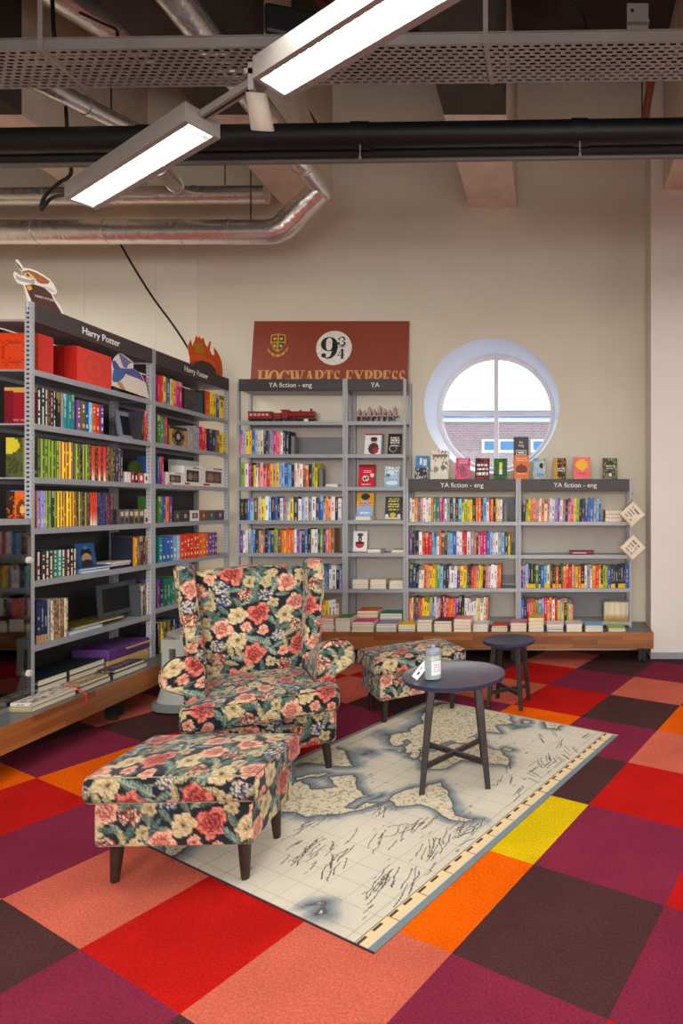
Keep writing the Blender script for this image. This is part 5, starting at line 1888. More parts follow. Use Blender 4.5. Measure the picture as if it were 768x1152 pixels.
num.build('platform_number', mat('number_black', (44, 40, 42), .5), bd)
# serif capitals
def serif(mb, ch, x, z, h, w):
    T, t, sr = .17 * h, .055 * h, .035 * h
    def bar(p, q, wd): ribbon(mb, [p, q], wd, -.0016, 0)
    def ser(px_, pz_, ww=.30): bar((px_ - ww * h / 2, pz_), (px_ + ww * h / 2, pz_), sr * 1.3)
    b, tp = z + .02 * h, z + h - .02 * h
    if ch == 'H':
        for xx in (x + .16 * w, x + .84 * w):
            bar((xx, b), (xx, tp), T); ser(xx, b, .34); ser(xx, tp, .34)
        bar((x + .2 * w, z + h / 2), (x + .8 * w, z + h / 2), t)
    elif ch in 'OG':
        a0, a1 = (0, 360) if ch == 'O' else (38, 330)
        n = 36
        pts = arcpts(x + w / 2, z + h / 2, w * .44, h * .47, a0, a1, n)
        ribbon(mb, pts, [t + (T - t) * abs(math.cos(math.radians(a0 + (a1 - a0) * k / n))) for k in range(n + 1)], -.0016, 0)
        if ch == 'G':
            bar((x + w * .86, z + .08 * h), (x + w * .86, z + .42 * h), T); ser(x + w * .84, z + .44 * h, .34)
            bar((x + w * .88, z + .70 * h), (x + w * .88, tp), t)
    elif ch == 'W':
        bar((x + .06 * w, tp), (x + .30 * w, b), T); bar((x + .30 * w, b), (x + .50 * w, tp), t)
        bar((x + .46 * w, tp), (x + .70 * w, b), T); bar((x + .70 * w, b), (x + .94 * w, tp), t)
        for q in (.06, .47, .94): ser(x + q * w, tp, .30)
    elif ch == 'A':
        bar((x + .1 * w, b), (x + .52 * w, tp), t); bar((x + .48 * w, tp), (x + .88 * w, b), T)
        bar((x + .26 * w, z + .34 * h), (x + .72 * w, z + .34 * h), t); ser(x + .1 * w, b); ser(x + .88 * w, b, .34)
    elif ch in 'RP':
        bar((x + .2 * w, b), (x + .2 * w, tp), T); ser(x + .2 * w, b, .34); ser(x + .14 * w, tp, .22)
        pts = [(x + .2 * w, tp)] + arcpts(x + .5 * w, z + .74 * h, .34 * w, .235 * h, 90, -90, 16) + [(x + .2 * w, z + .505 * h)]
        ribbon(mb, pts, [t] + [t + (T - t) * math.sin(math.pi * k / 16) for k in range(17)] + [t], -.0016, 0)
        if ch == 'R':
            bar((x + .45 * w, z + .5 * h), (x + .86 * w, b), T * .9); ser(x + .9 * w, b, .2)
    elif ch == 'T':
        bar((x + .5 * w, b), (x + .5 * w, tp), T); bar((x + .06 * w, tp), (x + .94 * w, tp), t); ser(x + .5 * w, b, .34)
        for q in (.08, .92): bar((x + q * w, tp), (x + q * w, z + .78 * h), t)
    elif ch == 'E':
        bar((x + .2 * w, b), (x + .2 * w, tp), T)
        for zz, q in ((b, .88), (z + h / 2, .66), (tp, .84)): bar((x + .08 * w, zz), (x + q * w, zz), t)
        bar((x + .84 * w, tp), (x + .84 * w, z + .78 * h), t); bar((x + .88 * w, b), (x + .88 * w, z + .24 * h), t); bar((x + .66 * w, z + .4 * h), (x + .66 * w, z + .6 * h), t)
    elif ch == 'X':
        bar((x + .12 * w, tp), (x + .86 * w, b), T); bar((x + .84 * w, tp), (x + .14 * w, b), t)
        for q in (.14, .86): ser(x + q * w, tp); ser(x + q * w, b)
    elif ch == 'S':
        pts = arcpts(x + .5 * w, z + .735 * h, .32 * w, .235 * h, 30, 250, 16) + arcpts(x + .5 * w, z + .265 * h, .36 * w, .235 * h, 80, -160, 16)
        n = len(pts)
        ribbon(mb, pts, [t + (T - t) * math.exp(-((k - n / 2) / (n * .2)) ** 2) for k in range(n)], -.0016, 0)
        bar((x + .80 * w, tp), (x + .80 * w, z + .76 * h), t); bar((x + .14 * w, b), (x + .14 * w, z + .25 * h), t)
lt = MB()
xa, za = bp(291.5, 417)
xb, _ = bp(457, 417)
hh = .150
words = 'HOGWARTS EXPRESS'
wd = {'H': 1.0, 'O': 1.0, 'G': 1.0, 'W': 1.30, 'A': 1.0, 'R': .92, 'T': .85, 'S': .68, ' ': .45, 'E': .80, 'X': .98, 'P': .80}
tot = sum(wd[c] for c in words)
x = xa
for c in words:
    w = wd[c] / tot * (xb - xa)
    if c != ' ':
        serif(lt, c, x + .003, za - hh, hh, w - .008)
    x += w
lt.build('board_lettering', M_GOLD, bd)
# gold crest: quartered shield with a scroll beneath
cx, cz = bp(311.5, 386)
cr = MB()
sh = [(-.07, .075), (0, .09), (.07, .075), (.075, .0), (.05, -.06), (0, -.10), (-.05, -.06), (-.075, 0)]
cr.prism([(cx + a * .95, cz + .012 + b * .95) for a, b in sh], -.0014, -.0002, None, lin((196, 150, 50)), lin((160, 120, 40)))
for sx_, sz_, c in ((-1, 1, (120, 40, 34)), (1, 1, (44, 66, 50)), (-1, -1, (120, 92, 40)), (1, -1, (40, 48, 70))):
    q = [(sx_ * .008, sz_ * .006), (sx_ * .058, sz_ * .006), (sx_ * .056, sz_ * .058 if sz_ > 0 else -.045), (sx_ * .008, sz_ * .072)]
    if sx_ * sz_ < 0:
        q = q[::-1]
    cr.face([(cx + a, -.0018, cz + .012 + b) for a, b in (q if True else q)], lin(c))
    cr.face([(cx + sx_ * (.020 + .016 * math.cos(k * math.pi / 4)) + sx_ * .01, -.0021, cz + .012 + sz_ * (.034 + .014 * math.sin(k * math.pi / 4))) for k in range(8)], lin((206, 170, 70)))
rib = arcpts(cx, cz + .02, .105, .135, 205, 335, 20)
for i in range(20):
    a, b = rib[i], rib[i + 1]
    cr.face([(a[0], -.0022, a[1] - .012), (b[0], -.0022, b[1] - .012), (b[0], -.0022, b[1] + .012), (a[0], -.0022, a[1] + .012)], lin((204, 158, 56) if i % 4 else (130, 96, 40)))
cr.build('crest', M_FLAT, bd)

# ---- cardboard cutouts on the left bookcases
def cut_plane(pts_px, X):
    """photo outline -> outline on the vertical plane X (y, z)"""
    out = []
    for px, py in pts_px:
        Y = F * X / (px - PX)
        out.append((Y, H - (py - PY) * Y / F))
    return out
def card(name, outline, X, th, col, parent, colside=(230, 226, 216)):
    mb = MB()
    n = len(outline)
    f = [(X + th, y, z) for y, z in outline]
    bk = [(X, y, z) for y, z in outline]
    bm = bmesh.new()
    mb.face(f, lin(col))
    mb.face(bk[::-1], lin(colside))
    for k in range(n):
        k2 = (k + 1) % n
        mb.face([bk[k], bk[k2], f[k2], f[k]], lin(colside))
    bm.free()
    o = mb.build(name, M_CARD, parent)
    # keep concave outlines correct
    b = bmesh.new(); b.from_mesh(o.data)
    bmesh.ops.triangulate(b, faces=[f_ for f_ in b.faces if len(f_.verts) > 4])
    bmesh.ops.recalc_face_normals(b, faces=b.faces)
    b.to_mesh(o.data); b.free()
    return o
def zp(pts, ox, oy, s):
    return [(ox + a / s, oy + b / s) for a, b in pts]
XC = -2.852
cut = thing('cardboard_cutout', 'white-edged die-cut cardboard bird head standing on the near left bookcase', 'cutout', (0, 0, 0), 0, 'cardboard cutouts')
outl = zp([(75, 82), (96, 74), (132, 115), (172, 182), (240, 186), (330, 215), (420, 265), (500, 320), (548, 385), (588, 470), (572, 502), (532, 512), (562, 562), (622, 640), (700, 800), (340, 800), (225, 720), (222, 560), (175, 392), (100, 366), (60, 300), (48, 250), (70, 224), (112, 262), (152, 284), (160, 232), (120, 182)], 10, 285, 10.97)
card('card_base', cut_plane(outl, XC), XC, .004, (236, 230, 220), cut)
def layer(nm, pts, col, k, par=None, ox=10, oy=285, s=10.97, X=XC):
    return card(nm, cut_plane(zp(pts, ox, oy, s), X + .004), X + .004 + .0006 * k, .0005, col, par or cut, col)
layer('printed_body', [(200, 395), (300, 380), (430, 420), (520, 500), (560, 590), (640, 720), (660, 790), (350, 790), (300, 640), (250, 520)], (84, 56, 46), 0)
layer('printed_head', [(168, 220), (240, 205), (330, 235), (430, 290), (510, 350), (470, 380), (400, 350), (300, 300), (230, 290), (170, 270)], (150, 100, 56), 0)
layer('printed_face', [(180, 245), (240, 235), (300, 280), (320, 310), (250, 310), (190, 290)], (220, 190, 140), 1)
layer('printed_beak', [(75, 260), (150, 300), (260, 330), (315, 310), (318, 378), (240, 366), (140, 340), (95, 320)], (166, 170, 160), 1)
layer('printed_crest_feather', [(92, 105), (130, 150), (170, 205), (160, 210), (115, 165)], (96, 70, 50), 1)
layer('printed_cheek', [(330, 300), (430, 320), (450, 380), (380, 370), (335, 340)], (170, 96, 64), 1)
layer('printed_plume', [(420, 400), (520, 430), (565, 470), (550, 485), (460, 450)], (200, 200, 190), 1)
layer('printed_eye', [(205, 250), (235, 250), (262, 290), (225, 285)], (90, 60, 40), 2)
layer('printed_patch', [(215, 400), (270, 400), (290, 440), (250, 460), (225, 440)], (220, 160, 70), 1)
yy0 = cut_plane(zp([(300, 520)], 10, 285, 10.97), XC)[0]
yy1 = cut_plane(zp([(548, 590)], 10, 285, 10.97), XC)[0]
ln = math.hypot(yy1[0] - yy0[0], yy1[1] - yy0[1])
rot = math.atan2(yy1[1] - yy0[1], yy1[0] - yy0[0])
MTx = Matrix.Translation((XC + .0066, (yy0[0] + yy1[0]) / 2, (yy0[1] + yy1[1]) / 2)) @ Matrix.Rotation(rot, 4, 'X') @ Matrix.Rotation(math.radians(90), 4, 'Z') @ RX90
text('printed_lettering', 'HARRY POTTER', ln / 7.6, M_TEXT, MTx, cut, .0002)
fl = thing('flame_cutout', 'orange flame-shaped cardboard cutout on the corner left bookcase', 'cutout', (0, 0, 0), 0, 'cardboard cutouts')
fo = [(352, 150), (335, 75), (338, 40), (352, 12), (362, 55), (376, 20), (384, -14), (398, 6), (404, -10), (416, 12), (430, -2), (440, 40), (455, 60), (470, 18), (476, 30), (468, 75), (482, 105), (500, 108), (494, 60), (512, 80), (532, 120), (545, 165), (549, 235), (400, 230)]
def fixp(p): return zp(p, 150, 380, 5.486)
card('flame_card', cut_plane(fixp(fo), XC), XC, .004, (214, 88, 34), fl, (214, 100, 50))
card('inner_flame', cut_plane(fixp([(372, 60), (384, 20), (398, 40), (412, 24), (428, 40), (446, 80), (430, 100), (390, 95)]), XC + .004), XC + .0042, .0006, (190, 128, 30), fl, (190, 128, 30))
card('inner_flame', cut_plane(fixp([(345, 110), (380, 100), (440, 112), (470, 130), (500, 150), (520, 190), (440, 150), (380, 140), (352, 140)]), XC + .004), XC + .0042, .0006, (232, 96, 40), fl, (232, 96, 40))
card('dark_arch', cut_plane(fixp([(350, 165), (372, 148), (400, 140), (440, 150), (470, 172), (492, 205), (480, 240), (360, 220)]), XC + .005), -2.8205, .0006, (66, 60, 60), fl, (66, 60, 60))
# winged-bird card on the top shelf
XB = -2.846
bc_ = thing('bird_card', 'white display card with a blue winged bird on the top left shelf', 'display card', (0, 0, 0))
def bq(p): return zp(p, 40, 380, 5.486)
card('card_base', cut_plane(bq([(468, 295), (470, 250), (468, 150), (490, 115), (520, 88), (600, 150), (600, 190), (650, 225), (680, 290), (697, 374)]), XB), XB, .003, (226, 218, 202), bc_)
def bl_(nm, pts, col, k): return card(nm, cut_plane(bq(pts), XB + .003), XB + .0032 + .0005 * k, .0004, col, bc_, col)
bl_('printed_bird', [(472, 250), (480, 200), (500, 180), (545, 190), (560, 215), (540, 250), (510, 275), (480, 272)], (70, 104, 160), 0)
bl_('printed_wing', [(545, 190), (600, 190), (645, 220), (672, 275), (640, 255), (600, 240), (560, 225)], (84, 88, 150), 0)
bl_('printed_wing', [(468, 140), (490, 140), (520, 185), (500, 200), (480, 190)], (76, 90, 150), 1)
bl_('printed_neck', [(510, 92), (540, 110), (575, 140), (600, 152), (575, 160), (560, 190), (540, 180), (525, 140)], (120, 118, 160), 1)
bl_('printed_feet', [(500, 280), (525, 270), (555, 322), (530, 318)], (190, 140, 96), 1)

# ---- glass-fronted cabinet at the near end
cab = thing('glass_cabinet', 'low glass-fronted display cabinet at the photo\'s left edge', 'cabinet', (-2.83, 2.0, 0), math.radians(90))
CW = 1.262
zc0, zc1 = .2655, 1.238
for x0 in (0, CW - .02):
    for y0 in (0.006, .27):
        mb = MB(); mb.box(x0, x0 + .02, y0, y0 + .03, zc0, zc1)
        mb.build('post', M_MIDBACK, cab)
mb = MB(); mb.box(0, CW, .0, .30, zc1 + .0005, zc1 + .03)
mb.build('top_panel', M_SHELF, cab)
mb = MB(); mb.box(.0205, CW - .0205, .29, .298, zc0, zc1)
mb.build('back_panel', M_BACK, cab)
for z in (1.10, .945, .65):
    mb = MB(); mb.box(.0205, CW - .0205, .012, .288, z - .018, z)
    mb.build('shelf', M_SHELF, cab)
dr = MB(); dr.box(.004, CW - .004, -.006, -.001, zc0 + .03, zc1 - .002)
dob = dr.build('glass_door', glass_mat('cabinet_glass', (190, 204, 200), .16), cab)
mb = MB(); mb.box(.002, CW - .002, -.009, .002, zc0 + .002, zc0 + .028)
mb.build('door_rail', M_MIDBACK, cab)
for z in (1.046, .437):
    mb = MB()
    mb.tube([(CW - .02, -.008, z), (CW - .02, -.022, z)], .018, 20)
    mb.tube([(CW - .02, -.022, z), (CW - .02, -.028, z)], .013, 20)
    mb.build('knob', mat('pale_knob', (196, 190, 180), .35), dob)
BC['G'] = dict(t=cab, M=Matrix.Translation((-2.83, 2.0, 0)) @ Matrix.Rotation(math.radians(90), 4, 'Z'), w=CW, zs=[1.10, .945, .65, .2655], x0=-2.83, left=True, oy=2.0)
row('G', 0, -8, 30, .115, 'udbcbaudbe', dep=.12, inset=.06, hv=.008)
row('G', 1, -8, 30, .13, 'oueaecVbude', dep=.12, inset=.06, hv=.008)
row('G', 2, -8, 14, .20, 'duadaP', dep=.14, inset=.06, hv=.01)
row('G', 2, 15, 30, .18, 'uPrPd', dep=.14, inset=.06, hv=.01)
for k in range(3):
    lie('G', 677 * -2.9 / (2 - PX) - 2.0, .06, .2655 + k * .03, .029, .15, .18, PAL['xue'[k]][0], '%s book in the flat pile at the bottom of the glass cabinet' % ['olive', 'brown', 'cream'][k], 'books in the glass cabinet')

# ================================================================== PLASTIC STEP STOOL
stl = thing('step_stool', 'grey plastic step stool behind the armchair beside the left platform', 'step stool', (-2.352, 4.125, 0))
M_GREYP = mat('grey_plastic', (156, 158, 150), .55, 0, .05, 14)
mb = MB()
mb.lathe([(.280, .012), (.292, .016), (.290, .050), (.274, .060)], 0, 0, 56, None, 1, 1, 3.2)
mb.build('rubber_skirt', mat('grey_rubber', (112, 114, 112), .7, 0, .06), stl, smooth=35)
mb = MB()
mb.lathe([(.255, .001), (.266, .012)], 0, 0, 56, None, 1, 1, 3.2)
mb.build('base_ring', mat('dark_rubber', (60, 60, 60), .8), stl)
mb = MB()
mb.lathe([(.268, .0605), (.262, .076), (.226, .222), (.218, .236), (.200, .244), (.05, .245)], 0, 0, 56, None, 1, 1, 3.2)
mb.build('lower_step', M_GREYP, stl, smooth=35)
tr = MB()
ch = .06
h2 = .220
poly = [(-h2, -h2 + ch * 2.0), (-h2 + ch * 2.6, -h2), (h2 - ch * 2.6, -h2), (h2, -h2 + ch * 2.0), (h2, h2 - ch), (h2 - ch, h2), (-h2 + ch, h2), (-h2, h2 - ch)]
for (za, zb_, s0, s1) in ((.466, .490, 1.0, 1.0), (.490, .496, 1.0, .985)):
    vs = [(a * s0, b * s0, za) for a, b in poly] + [(a * s1, b * s1, zb_) for a, b in poly]
    n = len(poly)
    fs = [(i, (i + 1) % n, (i + 1) % n + n, i + n) for i in range(n)] + [tuple(range(n, 2 * n)), tuple(reversed(range(n)))]
    tr.add(vs, fs)
tr.build('top_step', M_GREYP, stl)
for sx_ in (-1, 1):
    for sy_ in (-1, 1):
        lg = MB()
        x0, y0 = sx_ * .155, sy_ * .155
        vs = [(x0 * 1.12 + a * .026, y0 * 1.12 + b * .03, .225) for a, b in ((-1, -1), (1, -1), (1, 1), (-1, 1))] + [(x0 * 1.12 + a * .024, y0 * 1.12 + b * .026, .466) for a, b in ((-1, -1), (1, -1), (1, 1), (-1, 1))]
        lg.add(vs, [(0, 1, 5, 4), (1, 2, 6, 5), (2, 3, 7, 6), (3, 0, 4, 7), (3, 2, 1, 0), (4, 5, 6, 7)])
        bevel(lg.build('leg', M_GREYP, stl), .01)
ap = MB()
for s in (-1, 1):
    ap.box(-.19, .19, s * .195 - .01, s * .195 + .01, .405, .4655)
    ap.box(-.10, .12, s * .196 - .008, s * .196 + .008, .244, .4045)
    ap.box(s * .195 - .01, s * .195 + .01, -.19, .19, .406, .4654)
ap.build('apron', M_GREYP, stl)

# ================================================================== FINISH THE BOOKS
BOOKS.sort(key=lambda b: -b['size'])
KEEP = 300
rest = MB()
for n_, b in enumerate(BOOKS):
    if n_ < KEEP:
        mb = MB()
        book_geo(mb, b['t'], b['h'], b['d'], b['base'], **b['k'])
        o = mb.build('book', M_BOOK, None)
        o.matrix_world = b['M']
        tag(o, b['label'], 'book', b['group'])
    else:
        mb = MB()
        book_geo(mb, b['t'], b['h'], b['d'], b['base'], **b['k'])
        M = b['M']
        rest.add([M @ Vector(v) for v in mb.v], [])
        off = len(rest.v) - len(mb.v)
        for f, c in zip(mb.f, mb.c):
            rest.f.append(tuple(i + off for i in f))
            rest.c.append(c)
print('BOOKS', len(BOOKS))
ro = rest.build('books', M_BOOK, None)
tag(ro, 'remaining small books filling the shelves of all the bookcases', 'books', None, 'stuff')
# ================================================================== CEILING SERVICES
FD = Vector((-.848, .530, 0)).normalized()
FA = math.atan2(FD.y, FD.x)
M_FIX = mat('grey_luminaire_housing', (150, 144, 138), .5, .1, .05)
M_LOUV = mat('louvre_aluminium', (120, 122, 126), .4, .2, .03)
M_LAMP = mat('lamp_tube', (255, 255, 255), .5, 0, 0, emit=(255, 248, 238), estr=14)
M_REFL = mat('white_reflector', (244, 244, 244), .4, 0, .01)
def luminaire(label, p, length):
    """p = end nearest the camera, at underside level; runs along FD"""
    t = thing('strip_light', label, 'ceiling light', p, FA, 'louvred strip lights')
    w, h = .085, .095
    mb = MB()
    mb.box(0, length, -w, -w + .006, .0, h)
    mb.box(0, length, w - .006, w, .0, h)
    mb.box(0, length, -w + .006, w - .006, h - .008, h)
    mb.box(-.006, 0, -w, w, 0, h)
    mb.box(length, length + .006, -w, w, 0, h)
    mb.box(0, length, -w + .006, -w + .030, 0.0, .004)
    mb.box(0, length, w - .022, w - .006, 0.0, .004)
    mb.build('housing', M_FIX, t)
    mb = MB()
    mb.tube([(.02, .002, .055), (length - .02, .002, .055)], .019, 14)
    mb.build('lamp', M_LAMP, t)
    mb = MB()
    mb.face([(.004, -.078, .004), (length - .004, -.078, .004), (length - .004, -.03, .084), (.004, -.03, .084)])
    mb.face([(.004, .03, .084), (length - .004, .03, .084), (length - .004, .078, .004), (.004, .078, .004)])
    mb.face([(.004, -.03, .084), (length - .004, -.03, .084), (length - .004, .03, .084), (.004, .03, .084)])
    mb.build('reflector', M_REFL, t)
    mb = MB()
    n = int(length / .058)
    for k in range(n + 1):
        x = .01 + (length - .02) * k / n
        mb.box(x - .0016, x + .0016, -.074, .074, .003, .036)
    mb.build('louvre', M_LOUV, t)
    return t
ZF = 3.20
P1 = Vector((-1.735, 2.985, ZF))
P2 = Vector((-1.255, 2.690, ZF))
luminaire('louvred strip light farther into the room, cable at its far end', P1, 1.38)
luminaire('louvred strip light nearest the camera, cut off by the photo top', P2 - FD * 1.40, 1.40)
# rail joining them with a spotlight on it
rail = thing('light_rail', 'grey lighting rail joining the two strip lights', 'rail', P1 + FD * -.02 + Vector((0, 0, .055)), FA + math.pi)
mb = MB()
LR = (P2 - P1).length - .05
mb.box(0, LR, -.018, .018, 0, .034)
mb.build('rail_channel', M_FIX, rail)
mb = MB(); mb.box(.0, LR, -.005, .005, -.0015, 0)
mb.build('conductor_slot', M_BLACK, rail)
mb = MB(); mb.box(LR - .10, LR - .02, -.03, .03, -.012, .05)
mb.build('coupler', M_FIX, rail)
sp0 = W(288, 104, 2.72)
sp1 = W(295.5, 147, 2.80)
spt = thing('spotlight', 'pale grey cylindrical spotlight pointing down from the lighting rail', 'spotlight', sp0)
d = sp1 - sp0
mb = MB(); mb.tube([Vector((0, 0, 0)), d * .35, d * .98, d], .047, 28, radii=[.044, .046, .050, .048])
mb.build('lamp_head', mat('spot_putty_grey', (176, 166, 152), .45, 0, .03), spt, smooth=40)
mb = MB(); mb.box(-.012, .012, -.05, -.03, -.02, .10); mb.box(-.03, .03, -.05, .02, .05, .075)
mb.build('bracket', M_FIX, spt)

# perforated cable tray
ty0, ty1, tz = 2.98, 3.255, 3.63
tray = thing('cable_tray', 'perforated steel cable tray crossing under the ceiling', 'cable tray', (0, ty0, tz), math.radians(-1.0))
M_TRAY = mat('tray_steel', (150, 146, 142), .5, .3, .08, 6)
mb = MB()
wt = ty1 - ty0
rows_ = 11
xa, xb = -5.6, 2.6
rs_ = wt / (rows_ * 2 + 1)
for k in range(rows_ + 1):
    y0 = k * 2 * rs_
    mb.face([(xa, y0, 0), (xb, y0, 0), (xb, y0 + rs_, 0), (xa, y0 + rs_, 0)])
for k in range(rows_):
    y0 = (k * 2 + 1) * rs_
    x = xa + (0 if k % 2 else .026)
    while x < xb:
        mb.face([(x, y0, 0), (x + .022, y0, 0), (x + .022, y0 + rs_, 0), (x, y0 + rs_, 0)])
        x += .052
mb.build('tray_base', M_TRAY, tray)
mb = MB()
mb.box(xa, xb, -.003, -.0005, 0, .05)
mb.box(xa, xb, wt + .0005, wt + .003, 0, .05)
mb.box(xa, xb, -.012, .0, .05, .053)
mb.build('side_flange', M_TRAY, tray)
for px in (38, 546):
    mb = MB()
    x = (px - PX) * ty0 / F
    mb.box(x - .012, x + .012, -.006, wt + .006, -.004, -.001)
    mb.box(x - .012, x + .012, -.010, -.006, -.004, .62)
    mb.build('hanger', M_FIX, tray)
# cables lying in the tray
for q, (yy, rr) in enumerate(((.045, .012), (.10, .010), (.155, .012), (.21, .010))):
    cb = MB()
    cb.tube([(-5.5 + k * .8, ty0 + yy + .012 * math.sin(k * 1.3) + .0175 * (5.5 - k * .8), tz + .018) for k in range(10)], rr, 8)
    tag(cb.build('tray_cable', M_BLACK, None, smooth='all'), 'black cable lying in the perforated cable tray, out of %s' % ['four', 'four', 'four', 'four'][q], 'cable', 'cables lying in the tray')
# black pipes
def pipe(name, label, cat, path, r, m, seg=20, brackets=(), group=None):
    t = thing(name, label, cat, path[0], 0, group)
    p0 = Vector(path[0])
    mb = MB()
    mb.tube([Vector(p) - p0 for p in path], r, seg)
    mb.build('pipe_run', m, t, smooth=50)
    for px in brackets:
        a, b = Vector(path[0]), Vector(path[-1])
        # point of the run under that pixel
        best = min((abs((a + (b - a) * k / 400).x * F / (a + (b - a) * k / 400).y + PX - px), k) for k in range(401))[1]
        c = a + (b - a) * best / 400 - p0
        mb = MB()
        mb.tube([c + Vector((-.05, 0, 0)), c + Vector((.05, 0, 0))], r + .006, seg)
        co = mb.build('collar', m, t, smooth=50)
        mb = MB()
        mb.tube([c + Vector((.0, -r * .5, -r * 1.05)), c + Vector((0, -r * .5, -r - .085))], .004, 8)
        mb.tube([c + Vector((.0, -r * .5, -r - .075)), c + Vector((0, -r * .5, -r - .092))], .009, 10)
        mb.build('hanger_rod', M_STEEL, t)
    return t
def runx(py_l, py_r, Y):
    """straight run across the frame from pixel row py_l (left edge) to py_r (right edge)"""
    a, b = W(0, py_l, Y), W(768, py_r, Y)
    d = b - a
    return [a - d * .35, b + d * .35]
YP = 3.62
pipe('black_pipe', 'thick black pipe crossing the room below the cable tray', 'pipe', runx(159, 147.5, YP), .070, M_BLACK, 24, (170, 407, 652), None)
pipe('black_pipe', 'thinner black pipe slung just under the thick black pipe', 'pipe', runx(180, 167.5, YP + .085), .036, mat('black_rubber_lagging', (30, 29, 28), .7), 20)
pipe('conduit', 'thin grey conduit along the underside of the black pipes', 'conduit', runx(186.5, 176, YP - .01), .014, mat('grey_conduit', (112, 106, 100), .5, .2), 12)

# silver ducts
m_, nt_, b_ = new_mat('foil_duct')
tcd = nt_.nodes.new('ShaderNodeTexCoord')
nzd = nt_.nodes.new('ShaderNodeTexNoise'); nzd.inputs['Scale'].default_value = 14; nzd.inputs['Detail'].default_value = 4
bpd = nt_.nodes.new('ShaderNodeBump'); bpd.inputs['Strength'].default_value = .5; bpd.inputs['Distance'].default_value = .014
nt_.links.new(tcd.outputs['Object'], nzd.inputs['Vector']); nt_.links.new(nzd.outputs['Fac'], bpd.inputs['Height']); nt_.links.new(bpd.outputs['Normal'], b_.inputs['Normal'])
b_.inputs['Base Color'].default_value = lin((226, 222, 216)) + (1,)
b_.inputs['Metallic'].default_value = .8
b_.inputs['Roughness'].default_value = .27
M_FOIL = m_
def duct(label, path, r, bands=()):
    t = thing('ventilation_duct', label, 'duct', path[0], 0, 'silver ventilation ducts')
    p0 = Vector(path[0])
    P = [Vector(p) - p0 for p in path]
    mb = MB(); mb.tube(P, r, 28)
    mb.build('duct_run', M_FOIL, t, smooth=50)
    for (i, f) in bands:
        c = P[i].lerp(P[i + 1], f)
        dd = (P[i + 1] - P[i]).normalized()
        mb = MB(); mb.tube([c - dd * .012, c + dd * .012], r + .006, 28)
        mb.build('joint_band', M_FOIL, t, smooth=50)
    return t
YD = 4.98
d0 = W(-260, 261, YD); d1 = W(300, 261, YD); d2 = W(318, 256, YD); d3 = W(358, 216, YD - .01)
ztop_d = d3.z + .02
duct('long silver duct running along the back wall and elbowing up to the right', [d0, d1, W(309, 260, YD), d2, W(340, 233, YD - .005), d3], .096, ((0, .54), (0, .68), (0, .83), (0, .93), (3, .3)))
e0 = Vector((d3.x + .01, d3.y - .03, ztop_d + .03))
duct('silver duct coming over the black pipes toward the camera', [e0 + Vector((.0, .08, -.06)), e0, Vector((e0.x - .02, 4.2, e0.z + .01)), Vector((e0.x - .08, 2.2, e0.z + .02))], .088, ((1, .4), (2, .35)))
YD2 = 5.22
duct('smaller silver duct behind the long one against the back wall', [W(-260, 224, YD2), W(300, 219, YD2)], .075, ((0, .56), (0, .70), (0, .86)))
c0 = W(206, 216, YD2)
duct('short silver branch duct dropping into the rear duct', [W(176, 187, 4.5), c0 + Vector((0, -.06, .0))], .062, ((0, .8),))
duct('grey metal duct slanting behind the cable tray at left', [W(36, 88, 3.4), W(150, 146, 4.0)], .052, ((0, .5),))
duct('silver duct high under the ceiling at left', [Vector((-4.2, 2.3, 4.75)), Vector((-2.95, 4.6, 4.75))], .12, ((0, .5),))
# rods, sprinkler pipes, wall cable
def rod(label, a, b, r=.005, m=M_BLACK, name='hanging_rod', cat='rod', group='thin black hanging rods'):
    mb = MB(); mb.tube([a, b], r, 8)
    return tag(mb.build(name, m, None, smooth='all'), label, cat, group)
rod('thin black rod hanging beside the slanting duct at left', W(125, 84, 4.4), W(125, 150, 4.4))
rod('thin black rod holding the long silver duct near its elbow', W(282, 150, 4.98), W(282, 249, 4.98))
rod('thin black rod holding the rear silver duct', W(253, 150, 5.22), W(253, 212, 5.22))
rod('thin rod hanging above the black pipe at right', W(722, 92, 4.6), W(722, 150, 4.6))
M_RUST = mat('rust_red_pipe', (120, 58, 44), .5, .1, .1)
rod('rust-red sprinkler pipe behind the cable tray at right', Vector(W(738, 60, 4.0)), W(722, 150, 4.6), .028, M_RUST, 'hanging_sprinkler_pipe', 'pipe', None)
rod('short rust-red pipe above the black pipes near the spotlight', W(334, 106, 4.9), W(356, 142, 5.2), .024, M_RUST, 'hanging_sprinkler_pipe', 'pipe', None)
rod('rust-red pipe high under the ceiling slab', Vector((-1.95, 2.6, 4.9)), Vector((-1.6, 4.4, 4.9)), .035, M_RUST, 'hanging_sprinkler_pipe', 'pipe', None)
cb = MB()
cpts = [W(134, 272, 5.2), W(150, 300, 5.25), W(172, 335, 5.3), W(192, 362, 5.33), W(208, 386, 5.35), W(214, 400, 5.36), W(216, 440, 5.37)]
cb.tube(smooth_path(cpts), .009, 8)
tag(cb.build('wall_cable', M_BLACK, None, smooth='all'), 'black cable hanging from the duct down behind the flame cutout', 'cable')
cb = MB()
e1 = P1 + FD * 1.38 + Vector((0, 0, .06))
cpts = [e1, W(60, 222, 3.78), W(46, 236, 3.80), W(50, 222, 3.79), W(66, 206, 3.76), W(76, 200, 3.75), W(80, 190, 3.75), W(76, 150, 3.72), W(74, 120, 3.7)]
cb.tube(smooth_path(cpts), .010, 8)
tag(cb.build('hanging_lamp_cable', M_BLACK, None, smooth='all'), 'black looped cable at the far end of the strip light', 'cable')
jb_ = thing('hanging_speaker', 'black box mounted above the cable tray beside the near strip light', 'box', W(330, 38, 3.5))
mb = MB(); mb.box(-.14, .14, -.1, .1, -.085, .085, None, Matrix.Rotation(math.radians(15), 4, 'Z'))
